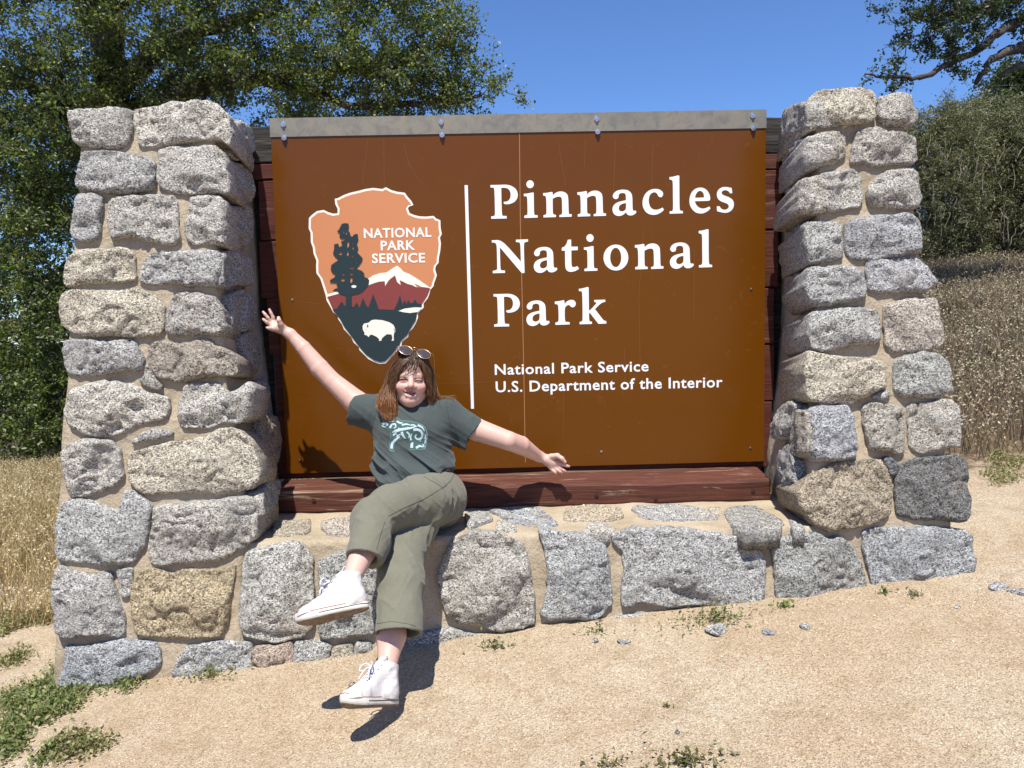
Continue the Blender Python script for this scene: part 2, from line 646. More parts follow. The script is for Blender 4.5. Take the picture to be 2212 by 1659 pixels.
def rough_box(name, mat, parent, levels, nu=26, nv=60, amp=.008, seed=0):
    """closed block through a stack of quadrilaterals, its faces roughened"""
    L = [np.array(q, float) for q in levels]
    V, F, key = [], [], {}
    def vert(p):
        k = tuple(np.round(p, 5))
        if k not in key:
            key[k] = len(V)
            V.append(p)
        return key[k]
    def patch(a, b, c, d, m, k):
        g = [[vert(a * (1 - u) * (1 - w_) + b * u * (1 - w_) + c * u * w_ + d * (1 - u) * w_) for u in np.linspace(0, 1, m + 1)] for w_ in np.linspace(0, 1, k + 1)]
        for i in range(k):
            for j in range(m):
                F.append((g[i][j], g[i][j + 1], g[i + 1][j + 1], g[i + 1][j]))
    H = L[-1][0][2] - L[0][0][2]
    for lo, hi in zip(L[:-1], L[1:]):
        kv = max(3, int(nv * (hi[0][2] - lo[0][2]) / H))
        for i in range(4):
            j = (i + 1) % 4
            patch(lo[i], lo[j], hi[j], hi[i], nu, kv)
    hi, lo = L[-1], L[0]
    patch(hi[0], hi[1], hi[2], hi[3], nu, nu)
    patch(lo[3], lo[2], lo[1], lo[0], nu, nu)
    V = np.array(V)
    dn = np.stack([fbm(V + 5 * k, 9, 4, seed + k) for k in range(3)], 1)
    V = V + dn * amp
    o = mesh_obj(name, list(map(tuple, V)), F, mat)
    if parent:
        adopt(o, parent)
    return o

# ---- left pillar
LP = empty('stone_pillar', 'left grey granite stone pillar with dry grass behind and weeds at its foot', 'pillar', (-1.3, 2.9, gz(-1.3, 2.6)))
A0 = at(500, 225, 2.95)
yb = front_y(.02)
def lv(x0, xf, xb, x3, z, dz=.016):
    return [(x0, front_y(z) + dz, z), (xf, front_y(z) + dz, z), (xb, 3.60, z), (x3, 3.60, z)]
rough_box('mortar', M_MORTAR, LP, [lv(-1.64, -.96, -1.03, -1.62, -.05), lv(-1.64, -.96, -1.03, -1.62, EYE - .62), lv(-1.62, -1.03, -1.06, -1.61, EYE - .17),
          lv(-1.61, -1.065, -1.065, -1.60, EYE + .08), lv(-1.58, -1.08, -1.075, -1.57, 2.16)], seed=3)
o_ = dict
front_stones(LP, [
 ('A', GREY, .3, o_(relief=.05), [(198,148),(300,130),(480,122),(585,125),(610,150),(615,280),(590,345),(520,382),(430,385),(330,372),(225,345),(208,260)]),
 ('A', PALE, .2, o_(relief=.07, depth=.3), [(620,135),(770,118),(900,82),(1000,95),(1060,78),(1110,75),(1190,110),(1255,165),(1262,300),(1250,375),(1180,320),(1080,330),(900,355),(790,372),(690,385),(655,370),(640,280),(622,220)]),
 ('A', BLUE, .5, o_(relief=.045), [(300,408),(420,405),(535,402),(580,420),(700,440),(765,470),(768,560),(750,640),(690,672),(540,682),(420,668),(330,655),(255,645),(238,620),(250,520),(270,455)]),
 ('A', GREY, .1, o_(relief=.055, depth=.22), [(775,400),(880,375),(1000,378),(1120,368),(1180,385),(1230,440),(1240,560),(1250,680),(1150,670),(1050,682),(950,682),(880,670),(790,650),(775,560),(785,470)]),
 ('A', BLUE, .2, o_(relief=.04), [(250,690),(340,680),(412,690),(405,800),(400,920),(385,980),(310,990),(230,992),(212,960),(215,850),(235,740)]),
 ('A', GREY, .3, o_(relief=.045), [(480,710),(600,700),(730,690),(840,690),(890,690),(912,770),(915,900),(925,970),(890,1018),(820,1010),(720,990),(620,965),(560,965),(480,990),(458,930),(445,830),(455,745)]),
 ('A', GREY, .2, o_(relief=.05, depth=.2), [(990,705),(1100,698),(1190,700),(1235,730),(1230,880),(1220,1015),(1120,1020),(1010,1025),(980,1010),(945,935),(965,850),(985,770)]),
 ('A', WARM, .1, o_(relief=.045), [(185,1095),(290,1040),(430,1042),(560,1032),(610,1060),(632,1140),(640,1240),(560,1255),(450,1260),(300,1270),(220,1285),(175,1285),(165,1190)]),
 ('A', BLUE, .4, o_(relief=.05, depth=.3), [(720,1075),(850,1065),(1000,1055),(1110,1050),(1180,1060),(1190,1190),(1170,1290),(1000,1285),(850,1275),(760,1275),(680,1270),(650,1250),(670,1180)]),
 ('A', WARM, .3, o_(relief=.06), [(145,1345),(210,1310),(350,1310),(500,1318),(620,1305),(660,1300),(710,1335),(760,1350),(825,1420),(820,1540),(808,1600),(720,1615),(600,1625),(480,1610),(380,1620),(290,1610),(200,1590),(150,1530),(135,1430)]),
 ('A', (.92,.88,.82), .0, o_(relief=.05, depth=.2), [(890,1340),(960,1322),(1040,1325),(1100,1345),(1150,1360),(1200,1420),(1225,1560),(1190,1610),(1120,1610),(1050,1600),(960,1608),(890,1605),(835,1590),(832,1490),(860,1400)]),
 ('B', BLUE, .4, o_(relief=.05), [(180,145),(300,142),(400,150),(500,145),(600,140),(630,165),(690,260),(685,330),(660,350),(550,350),(420,370),(280,385),(200,370),(165,310),(155,220),(165,165)]),
 ('B', (.86,.77,.66), .0, o_(relief=.06, depth=.22, facet=1.3), [(745,165),(810,140),(850,165),(930,180),(990,160),(1060,130),(1120,140),(1150,175),(1200,195),(1270,240),(1310,300),(1300,370),(1250,380),(1150,385),(1050,405),(950,415),(850,415),(775,390),(745,350),(712,270),(720,195)]),
 ('B', (.9,.86,.78), .1, o_(relief=.012, depth=.08), [(700,300),(735,310),(750,380),(800,440),(800,468),(720,465),(660,430),(650,405),(690,375)]),
 ('B', PALE, .3, o_(relief=.055), [(345,430),(430,405),(480,422),(580,428),(670,460),(730,490),(850,520),(845,620),(820,660),(760,675),(650,700),(580,735),(480,770),(390,780),(290,760),(215,715),(170,650),(165,610),(190,520),(230,460)]),
 ('B', GREY, .2, o_(relief=.05, depth=.22), [(960,440),(1050,425),(1100,425),(1190,440),(1230,495),(1300,470),(1380,410),(1412,455),(1405,580),(1380,650),(1300,690),(1200,690),(1100,720),(1000,725),(940,715),(915,660),(918,560),(940,480)]),
 ('B', BLUE, .2, o_(relief=.018, depth=.08), [(600,825),(680,745),(790,730),(885,745),(870,775),(760,800),(680,815)]),
 ('B', GREY, .2, o_(relief=.06), [(180,825),(280,800),(400,795),(490,800),(515,850),(545,945),(548,1040),(510,1085),(430,1120),(340,1165),(210,1182),(185,1130),(180,1050),(160,960),(158,880)]),
 ('B', WARM, .2, o_(relief=.065, depth=.25), [(590,880),(690,855),(790,830),(900,805),(1000,790),(1100,775),(1180,725),(1260,718),(1330,745),(1370,790),(1410,870),(1450,950),(1450,1010),(1430,1070),(1380,1120),(1290,1140),(1180,1160),(1100,1140),(980,1150),(850,1145),(720,1160),(640,1130),(590,1060),(575,950)]),
 ('B', (1.05,1.06,1.05), .35, o_(relief=.055), [(150,1220),(210,1185),(350,1195),(480,1250),(530,1260),(560,1130),(610,1130),(680,1180),(735,1230),(728,1350),(705,1440),(680,1510),(620,1600),(500,1620),(400,1610),(280,1600),(140,1600),(110,1510),(120,1450),(110,1380),(125,1290)]),
 ('B', GREY, .3, o_(relief=.075, depth=.3), [(752,1230),(900,1215),(1050,1200),(1200,1185),(1350,1165),(1420,1180),(1440,1300),(1420,1450),(1370,1490),(1250,1560),(1150,1590),(1000,1600),(760,1625),(726,1580),(720,1480),(742,1350)]),
 ('C', BLUE, .3, o_(relief=.055), [(120,400),(150,380),(220,410),(330,445),(430,420),(475,430),(480,500),(520,620),(560,700),(568,810),(520,845),(400,835),(290,840),(180,860),(130,830),(105,770),(110,690),(95,600),(93,480)]),
 ('C', BLUE, .2, o_(relief=.012, depth=.08), [(510,405),(610,400),(605,480),(595,580),(535,575),(525,480)]),
 ('C', TAN, .25, o_(relief=.05), [(650,425),(740,390),(850,425),(1000,400),(1100,410),(1200,400),(1285,370),(1275,480),(1250,640),(1230,760),(1180,850),(1050,850),(900,850),(700,850),(640,830),(620,740),(600,640),(605,500)]),
 ('C', (.9,.94,1.0), .3, o_(relief=.05), [(180,895),(300,905),(450,880),(560,860),(640,870),(720,870),(770,880),(800,930),(800,1020),(760,1060),(650,1110),(540,1150),(500,1200),(350,1240),(200,1250),(140,1240),(140,1110),(165,1040),(175,960)]),
])
SP0, SN = side_plane((-1.045, 2.95, EYE + .87), (-1.03, 2.85, EYE + .1), (-1.032, 3.3, EYE + .4))
if SN[0] < 0:
    SN = -SN
SP1, SN1 = side_plane((-.975, 2.80, EYE - .12), (-.89, 2.69, EYE - .6), (-.965, 3.2, EYE - .6))
if SN1[0] < 0:
    SN1 = -SN1
front_stones(LP, [
 ('A', GREY, .2, o_(relief=.035, depth=.14), [(1265,200),(1330,210),(1390,260),(1408,400),(1375,460),(1290,470),(1262,430),(1265,300)]),
 ('A', (.92,.9,.86), .2, o_(relief=.035, depth=.14), [(1248,470),(1330,490),(1390,530),(1422,640),(1415,700),(1390,740),(1300,745),(1258,690)]),
 ('A', (.85,.84,.82), .2, o_(relief=.03, depth=.14), [(1265,765),(1380,758),(1400,800),(1412,920),(1390,1020),(1330,1025),(1262,1000)]),
 ('A', (.86,.85,.84), .2, o_(relief=.03, depth=.14), [(1215,1060),(1290,1060),(1400,1110),(1420,1180),(1410,1290),(1300,1280),(1215,1300)]),
 ('A', (.82,.82,.82), .2, o_(relief=.03, depth=.14), [(1260,1350),(1330,1310),(1410,1350),(1425,1450),(1415,1560),(1330,1590),(1270,1560)]),
 ('B', (.8,.8,.82), .2, o_(relief=.03, depth=.14), [(1320,120),(1400,90),(1440,150),(1455,280),(1430,370),(1370,380),(1350,290),(1330,190)]),
], SN, SP0)
front_stones(LP, [
 ('B', BLUE, .2, o_(relief=.02, depth=.12), [(1425,420),(1490,400),(1515,460),(1515,570),(1490,582),(1430,575)]),
 ('B', (.86,.76,.62), .0, o_(relief=.035, depth=.14), [(1460,630),(1540,640),(1590,720),(1590,850),(1570,950),(1510,990),(1475,900),(1460,800)]),
 ('B', GREY, .6, o_(relief=.04, depth=.14), [(1465,1130),(1530,1030),(1590,1080),(1580,1150),(1560,1210),(1480,1300),(1462,1200)]),
], SN1, SP1)

# ---- right pillar
RP = empty('stone_pillar', 'right grey granite stone pillar with a near black block low on its outer edge', 'pillar', (1.5, 2.9, gz(1.5, 2.6)))
rough_box('mortar', M_MORTAR, RP, [lv(1.17, 1.69, 1.70, 1.23, .05), lv(1.17, 1.69, 1.70, 1.23, EYE - .62), lv(1.225, 1.66, 1.68, 1.30, EYE - .25),
          lv(1.245, 1.64, 1.66, 1.32, EYE + .10), lv(1.27, 1.61, 1.63, 1.33, 2.16)], seed=5)
front_stones(RP, [
 ('D', WARM, .1, o_(relief=.07, depth=.34, facet=1.2), [(395,140),(440,95),(500,80),(620,80),(730,68),(800,95),(830,140),(825,280),(740,305),(640,325),(550,310),(450,335),(385,355),(380,240)]),
 ('D', (1.0,.95,.86), .1, o_(relief=.055), [(840,140),(940,105),(1025,98),(1060,140),(1070,200),(1105,230),(1100,285),(1060,320),(970,320),(890,310),(855,280),(840,210)]),
 ('D', GREY, .2, o_(relief=.055, depth=.3), [(375,395),(450,370),(600,352),(630,400),(635,530),(560,565),(430,600),(370,620),(360,500)]),
 ('D', (1.02,.96,.88), .4, o_(relief=.05), [(715,345),(850,335),(900,360),(1000,370),(1080,400),(1095,540),(1070,570),(950,570),(830,590),(760,565),(670,570),(680,460)]),
 ('D', GREY, .1, o_(relief=.055, depth=.3), [(345,665),(400,660),(500,620),(680,605),(720,650),(740,780),(735,850),(660,860),(560,880),(450,900),(370,885),(335,880),(335,770)]),
 ('D', GREY, .2, o_(relief=.055), [(850,640),(920,605),(1075,600),(1110,680),(1135,800),(1100,850),(1050,870),(900,850),(800,850),(780,800),(780,730)]),
 ('D', (.92,.92,.89), .2, o_(relief=.045, depth=.3), [(362,950),(480,950),(590,955),(605,1000),(612,1090),(612,1190),(550,1200),(430,1225),(395,1225),(375,1090)]),
 ('D', (.84,.85,.88), .3, o_(relief=.045), [(625,960),(680,925),(850,910),(980,895),(1060,890),(1110,930),(1130,1000),(1130,1150),(1050,1165),(900,1185),(730,1200),(655,1195),(635,1100)]),
 ('D', (.93,.93,.92), .1, o_(relief=.05, depth=.26), [(380,1262),(430,1240),(560,1240),(690,1240),(755,1270),(765,1400),(760,1460),(650,1475),(540,1495),(440,1500),(400,1470),(370,1380)]),
 ('D', (.98,.98,1.02), .1, o_(relief=.05), [(775,1200),(850,1190),(1000,1185),(1090,1178),(1150,1230),(1215,1330),(1215,1370),(1140,1410),(1000,1405),(900,1410),(840,1425),(780,1390),(772,1290)]),
 ('E', (1.0,1.0,.97), .1, o_(relief=.06, depth=.3), [(330,-30),(466,-55),(625,-59),(692,-38),(716,37),(715,120),(690,145),(560,150),(480,165),(420,185),(340,168),(318,90)]),
 ('E', PINK, .3, o_(relief=.05), [(733,-72),(800,-88),(916,-109),(1020,-109),(1041,-13),(1065,120),(1030,165),(900,185),(780,190),(745,150),(735,60)]),
 ('E', WARM, .1, o_(relief=.065, depth=.3), [(325,180),(430,205),(560,215),(680,225),(735,240),(750,330),(745,385),(680,410),(600,450),(530,470),(430,470),(350,455),(312,420),(305,300)]),
 ('E', (.9,.91,.87), .2, o_(relief=.05), [(790,240),(850,205),(950,182),(1040,195),(1090,260),(1105,340),(1118,400),(1000,440),(830,440),(795,400),(785,320)]),
 ('E', BLUE, .2, o_(relief=.015, depth=.08), [(670,430),(740,395),(775,400),(750,445),(690,445)]),
 ('E', (.9,.93,1.0), .2, o_(relief=.06, depth=.26), [(335,495),(450,480),(540,478),(570,540),(580,640),(582,760),(480,785),(350,785),(322,740),(318,600)]),
 ('E', (.95,.9,.8), .4, o_(relief=.045), [(620,480),(680,460),(800,475),(840,500),(845,650),(845,750),(760,730),(660,720),(640,640),(625,560)]),
 ('E', (1.05,1.0,.9), .3, o_(relief=.05), [(865,480),(950,460),(1100,445),(1145,480),(1155,600),(1150,700),(1040,720),(920,745),(880,710),(865,600)]),
 ('E', (.90,.78,.60), .3, o_(relief=.06, depth=.25), [(330,870),(400,820),(520,785),(620,775),(720,780),(760,830),(780,920),(775,1030),(750,1090),(650,1140),(540,1155),(440,1165),(340,1120),(270,1020),(260,950)]),
 ('E', (.42,.44,.48), .2, o_(relief=.02, depth=.08), [(730,770),(760,755),(810,790),(820,830),(790,865),(760,840)]),
 ('E', DARK, .1, o_(relief=.05), [(840,800),(900,775),(1050,755),(1150,740),(1190,800),(1195,920),(1210,1000),(1205,1090),(1170,1115),(1050,1105),(900,1100),(810,1070),(805,960),(800,880)]),
 ('E', (.88,.92,.96), .3, o_(relief=.06, depth=.3), [(615,1170),(680,1145),(800,1140),(950,1140),(1080,1145),(1180,1160),(1215,1190),(1220,1290),(1245,1310),(1230,1390),(1150,1420),(1100,1440),(1080,1480),(1000,1500),(850,1500),(750,1500),(680,1490),(660,1380),(635,1280)]),
])
RP0, RN = side_plane((1.222, 2.95, EYE + .87), (1.212, 2.80, EYE + .0), (1.25, 3.25, EYE + .4))
if RN[0] > 0:
    RN = -RN
RP1, RN1 = side_plane((1.15, 2.74, EYE - .38), (1.125, 2.69, EYE - .68), (1.155, 3.15, EYE - .5))
if RN1[0] > 0:
    RN1 = -RN1
front_stones(RP, [
 ('D', (1.0,.95,.88), .1, o_(relief=.03, depth=.14), [(225,215),(300,180),(370,170),(378,240),(375,345),(280,400),(215,415),(207,300)]),
 ('D', (.8,.8,.84), .1, o_(relief=.03, depth=.14), [(225,460),(300,420),(362,405),(358,620),(330,640),(238,655),(213,560)]),
 ('D', (.85,.85,.88), .1, o_(relief=.03, depth=.14), [(245,690),(330,680),(328,890),(270,905),(245,850),(235,760)]),
 ('D', (.8,.8,.8), .1, o_(relief=.025, depth=.14), [(275,975),(355,960),(370,1080),(388,1220),(310,1240),(283,1180),(275,1080)]),
 ('D', (.75,.76,.78), .1, o_(relief=.025, depth=.14), [(295,1265),(358,1285),(370,1400),(362,1500),(295,1525),(275,1430)]),
 ('E', (.95,.93,.88), .1, o_(relief=.03, depth=.14), [(225,20),(315,-10),(312,90),(325,160),(250,130),(220,90)]),
 ('E', (.95,.9,.82), .1, o_(relief=.03, depth=.14), [(235,175),(312,185),(297,300),(302,420),(260,430),(207,390),(200,300),(217,220)]),
], RN, RP0)
front_stones(RP, [
 ('E', (.92,.9,.86), .1, o_(relief=.04, depth=.14), [(160,490),(220,450),(245,480),(225,570),(205,660),(135,665),(122,640),(140,560)]),
 ('E', (.85,.8,.72), .0, o_(relief=.03, depth=.14), [(250,500),(310,510),(310,740),(262,765),(222,740),(220,640)]),
 ('E', (.8,.8,.8), .2, o_(relief=.03, depth=.14), [(150,760),(180,710),(215,690),(245,780),(250,900),(235,1030),(180,1010),(160,900)]),
], RN1, RP1)

# ---- ledge between the pillars
LT = EYE - .785                        # ledge top
LG = empty('stone_ledge', 'low grey stone ledge with sandy mortar under the brown sign', 'wall', (.1, 2.9, gz(.1, 2.6)))
yf = front_y(LT)
rough_box('mortar', M_MORTAR, LG, [
          [(-1.05, front_y(.02) + .014, -.08), (1.25, front_y(.02) + .014, -.02), (1.25, 3.6, -.02), (-1.05, 3.6, -.08)],
          [(-1.05, yf + .018, LT), (1.25, yf + .018, LT + .005), (1.25, 3.6, LT + .01), (-1.05, 3.6, LT + .005)]], nu=60, nv=24, amp=.006, seed=9)
front_stones(LG, [
 ('G', (1.10,1.09,1.03), .0, o_(relief=.065, depth=.22, round_=.045), [(110,545),(180,510),(300,480),(400,470),(480,475),(510,520),(545,580),(545,700),(555,850),(560,960),(545,1040),(480,1090),(400,1115),(300,1130),(180,1110),(90,1075),(65,980),(65,850),(90,720),(95,620)]),
 ('G', (.88,.9,.88), .3, o_(relief=.045, depth=.2), [(580,600),(680,555),(780,530),(900,560),(960,640),(970,800),(960,1000),(940,1085),(800,1090),(700,1100),(620,1105),(585,1060),(580,930),(590,800),(580,700)]),
 ('F', (1.0,.96,.89), .1, o_(relief=.075, depth=.24, round_=.055), [(150,500),(190,400),(240,330),(330,297),(450,303),(550,345),(590,430),(610,520),(620,650),(615,740),(560,770),(450,785),(350,755),(250,745),(190,700),(155,600)]),
 ('F', (.95,.98,1.0), .2, o_(relief=.065, depth=.24, round_=.045), [(640,300),(690,285),(760,310),(830,305),(900,320),(960,370),(985,450),(998,560),(995,650),(950,710),(870,735),(780,720),(690,725),(645,700),(670,640),(685,560),(680,450),(665,360)]),
 ('F', (.96,.97,.97), .15, o_(relief=.075, depth=.26, round_=.05), [(990,310),(1100,285),(1250,280),(1400,290),(1530,310),(1620,325),(1700,360),(1735,430),(1745,520),(1735,620),(1700,670),(1600,665),(1500,662),(1400,650),(1300,665),(1180,650),(1120,640),(1090,670),(1045,665),(1045,560),(1060,480),(1050,400),(1000,350)]),
 ('E', (.80,.82,.80), .2, o_(relief=.055, depth=.24), [(125,1215),(250,1180),(350,1170),(420,1195),(520,1195),(560,1250),(620,1350),(640,1450),(635,1550),(500,1590),(400,1600),(300,1600),(230,1570),(150,1540),(140,1400)]),
 ('C', (1.0,1.02,1.02), .3, o_(relief=.03, depth=.14), [(870,1090),(900,990),(970,910),(1100,885),(1250,870),(1390,880),(1400,960),(1385,1100),(1200,1120),(1050,1120),(900,1120)]),
 ('G', (1.05,.86,.72), .2, o_(relief=.03, depth=.12), [(150,1160),(300,1150),(415,1125),(425,1200),(405,1320),(150,1340)]),
 ('G', (.95,.95,.93), .3, o_(relief=.03, depth=.12), [(432,1125),(560,1125),(660,1150),(655,1250),(620,1310),(425,1310),(430,1200)]),
 ('G', (.95,.88,.72), .0, o_(relief=.012, depth=.1), [(672,1160),(800,1150),(815,1200),(800,1270),(670,1270)]),
 ('G', (.88,.87,.83), .1, o_(relief=.03, depth=.12), [(835,1130),(930,1140),(940,1270),(900,1300),(825,1290),(805,1240)]),
 ('F', (.98,.97,.93), .1, o_(relief=.02, depth=.1), [(0,790),(100,790),(200,765),(370,810),(380,890),(250,930),(0,940)]),
 ('F', (1.0,.98,.93), .1, o_(relief=.02, depth=.1), [(600,790),(700,765),(830,780),(850,810),(720,850),(600,850)]),
 ('F', (1.0,1.0,.95), .1, o_(relief=.025, depth=.1), [(985,720),(1100,700),(1200,705),(1270,700),(1282,745),(1150,765),(1000,765)]),
])
LTN = np.array([0, -.02, 1.0])
LTP = np.array([0, 3.0, LT + .015])
front_stones(LG, [
 ('F', (.95,.98,1.02), .9, o_(relief=.010, depth=.03, facet=.1), [(390,190),(650,180),(690,220),(740,265),(600,275),(500,240)]),
 ('F', BLUE, .5, o_(relief=.010, depth=.03, facet=.1), [(280,205),(390,200),(420,235),(300,280)]),
 ('F', GREY, .2, o_(relief=.010, depth=.03, facet=.1), [(440,240),(530,265),(540,300),(430,290)]),
 ('F', (1.1,.95,.74), .2, o_(relief=.010, depth=.03, facet=.1), [(770,185),(900,165),(1040,180),(1050,225),(900,245),(760,245)]),
 ('F', BLUE, .3, o_(relief=.010, depth=.03, facet=.1), [(1085,175),(1300,165),(1420,180),(1520,235),(1300,240),(1140,235)]),
 ('F', WARM, .2, o_(relief=.006, depth=.03, facet=.1), [(1450,180),(1520,180),(1525,222),(1490,215)]),
 ('F', (.85,.84,.8), .9, o_(relief=.012, depth=.03, facet=.1), [(1550,180),(1680,170),(1780,220),(1830,250),(1800,290),(1640,305),(1570,270),(1540,210)]),
 ('F', GREY, .2, o_(relief=.010, depth=.03, facet=.1), [(845,290),(910,240),(980,265),(1015,290),(920,305)]),
 ('F', BLUE, .2, o_(relief=.008, depth=.03, facet=.1), [(1845,240),(1880,235),(1930,280),(1870,285)]),
 ('G', (1.0,.9,.74), .2, o_(relief=.010, depth=.03, facet=.1), [(300,335),(530,318),(540,380),(500,410),(350,425),(290,420)]),
 ('G', PINK, .3, o_(relief=.010, depth=.03, facet=.1), [(605,330),(830,300),(830,340),(812,415),(740,425),(650,410),(600,370)]),
], LTN, LTP)
# ================================================================== PARK SIGN
SY = 3.30                                   # panel front plane
SX0, SX1, SZ0, SZ1 = -.9635, 1.196, EYE - .645, EYE + .909
SG = empty('park_sign', 'large brown park sign with white lettering and arrowhead emblem, mounted on red wooden boards', 'sign', (.1, 3.3, LT))

def wood(name, c0, c1, wear, rough=.75, dark=.4):
    t = NT(name)
    co = t.coord('Object')
    oc, oa, orr = t.objcol()
    off = t.n('ShaderNodeVectorMath', operation='ADD')
    cmb = t.n('ShaderNodeCombineXYZ')
    t.l(t.math('MULTIPLY', orr, 31), cmb.inputs[0])
    t.l(t.math('MULTIPLY', orr, 17), cmb.inputs[2])
    t.l(co, off.inputs[0])
    t.l(cmb.outputs[0], off.inputs[1])
    mp = t.n('ShaderNodeMapping')
    mp.inputs['Scale'].default_value = (1.1, 12, 14)
    t.l(off.outputs[0], mp.inputs['Vector'])
    n1 = t.noise(mp.outputs[0], 3.0, 6, .62, 1.4)
    mp2 = t.n('ShaderNodeMapping')
    mp2.inputs['Scale'].default_value = (2.2, 30, 60)
    t.l(off.outputs[0], mp2.inputs['Vector'])
    n2 = t.noise(mp2.outputs[0], 2.2, 5, .6, .6)
    c = t.ramp(n1, [(.3, c0), (.7, c1)])
    c = t.mix(t.ramp(n2, [(.36, dark), (.52, 0)]), c, tuple(v * .35 for v in c0))
    wn_ = t.noise(mp.outputs[0], 1.5, 6, .7, 2.0)
    c = t.mix(t.math('MULTIPLY', t.ramp(wn_, [(.57, 0), (.66, 1)]), oa), c, wear)
    t.inp('Base Color', c).inp('Roughness', rough)
    t.p.inputs['Specular IOR Level'].default_value = .3
    t.bump(n2, .55, .004, t.bump(n1, .4, .006))
    return t.m

M_BOARD = wood('red_stained_wood', (.062, .016, .010), (.10, .026, .016), (.30, .22, .15))
M_BEAM = wood('worn_red_beam', (.062, .020, .013), (.125, .043, .027), (.26, .19, .13))
M_BLACKW = wood('weathered_black_wood', (.018, .015, .013), (.055, .050, .046), (.16, .14, .12), .85, .7)

def plank(name, x0, x1, y0, y1, z0, z1, mat, seed, wear=.4, amp=.0022, ends=None, nx_=90, chamf=.004):
    """board with a slightly wavy sawn face and eased edges"""
    rng = np.random.default_rng(seed)
    prof = [(y0 + chamf, z0), (y0, z0 + chamf)]
    nzz = max(3, int((z1 - z0) / .02))
    prof += [(y0, z) for z in np.linspace(z0 + chamf, z1 - chamf, nzz)[1:-1]]
    prof += [(y0, z1 - chamf), (y0 + chamf, z1), (y1, z1), (y1, z0)]
    prof = np.array(prof)
    xs = np.linspace(x0, x1, nx_)
    V = np.array([[x, p[0], p[1]] for x in xs for p in prof])
    q = V * [2.2, 9, 14] + seed * 3.7
    dz = fbm(q, 1, 3, seed)
    front = (V[:, 1] < y1 - .002)
    V[:, 1] += np.where(front, dz * amp, 0)
    V[:, 2] += np.where(front, fbm(V * [3, 0, 0] + seed, 1, 3, seed + 2) * amp, 0)
    m = len(prof)
    F = [(i * m + j, i * m + (j + 1) % m, (i + 1) * m + (j + 1) % m, (i + 1) * m + j) for i in range(nx_ - 1) for j in range(m)]
    F.append(tuple(range(m))[::-1])
    F.append(tuple((nx_ - 1) * m + j for j in range(m)))
    o = mesh_obj(name, list(map(tuple, V)), F, mat, smooth=False)
    o.color = (1, 1, 1, wear)
    return adopt(o, SG)

by = 3.3125
zt = EYE + .885
zs = [at(570, q, by)[2] for q in (352, 388, 519, 645, 768, 893)] + [EYE - .675]
plank('top_beam', -1.10, 1.30, by + .0005, by + .10, zs[0] + .004, zt, M_BLACKW, 3, .6, .004)
for k in range(6):
    xl = -1.055 + .012 * k + .012 * math.sin(k * 2.1)
    xr = 1.262 + .010 * math.sin(k * 1.7) - .012 * max(0, k - 2)
    plank('plank', xl, xr, by + .0015 * (k % 3), by + .05, zs[k + 1] + .0025, zs[k] - .0025, M_BOARD, 11 + k, .12 + .2 * (k % 2))
for x0, x1 in ((-1.16, -1.02), (1.205, 1.37)):  # black uprights added behind the end gaps, standing in for deep shade
    plank('gap_shade_post', x0, x1, by + .055, by + .19, LT - .1, zt - .03, M_BLACKW, int(50 + x0 * 9), .1)
# sill beam with a sloping worn top
prof = [(3.118, LT + .004), (3.113, LT + .012), (3.110, LT + .088), (3.118, LT + .098), (3.27, LT + .112), (3.3085, LT + .112), (3.3085, LT + .004)]
xs = np.linspace(-.975, 1.155, 120)
V = np.array([[x, p[0], p[1]] for x in xs for p in prof])
V[:, 1] += np.where(V[:, 1] < 3.2, .0035 * fbm(V * [2, 8, 18], 1, 4, 5), 0)
V[:, 2] += np.where(V[:, 2] > LT + .05, .004 * fbm(V * [2.5, 14, 6], 1, 4, 6), 0)
m = len(prof)
F = [(i * m + j, i * m + (j + 1) % m, (i + 1) * m + (j + 1) % m, (i + 1) * m + j) for i in range(len(xs) - 1) for j in range(m)]
F += [tuple(range(m))[::-1], tuple((len(xs) - 1) * m + j for j in range(m))]
sill = mesh_obj('sill_beam', list(map(tuple, V)), F, M_BEAM, smooth=False)
sill.color = (1, 1, 1, 1.0)
adopt(sill, SG)
M_KNOT = plain('wood_knot', (.042, .014, .010), .8)
for kx, kz in ((-.80, .062), (.405, .05), (1.08, .05), (.02, .03), (.66, .028)):
    mb = MB()
    for r_, dy in ((.0085, .0), (.004, -.001)):
        a = np.arange(14) * 2 * math.pi / 14
        mb.add([(kx + r_ * 1.15 * math.cos(q), 3.1075 + dy, LT + kz + r_ * .8 * math.sin(q) * (1 + .2 * math.sin(3 * q))) for q in a], [tuple(range(14))])
    adopt(mb.build('knot', M_KNOT), sill)

# panel
t = NT('brown_sign_face')
co = t.coord('Object')
n1 = t.noise(co, 2.2, 5, .6, .5)
n2 = t.noise(co, 14, 6, .7, .8)
c = t.mix(n1, (.112, .036, .0018), (.135, .044, .0028))
c = t.mix(t.ramp(n2, [(.63, 0), (.78, .30)]), c, (.24, .11, .04))
t.inp('Base Color', c)
t.inp('Roughness', t.ramp(n2, [(.35, .16), (.7, .30)]))
t.p.inputs['Specular IOR Level'].default_value = .28
M_PANEL = t.m
mb = MB()
rc = .012
cor = []
for cx, cz, a0 in ((SX0 + rc, SZ0 + rc, 180), (SX1 - rc, SZ0 + rc, 270), (SX1 - rc, SZ1 - rc, 0), (SX0 + rc, SZ1 - rc, 90)):
    cor += [(cx + rc * math.cos(R(a0 + q)), cz + rc * math.sin(R(a0 + q))) for q in range(0, 91, 15)]
nn = len(cor)
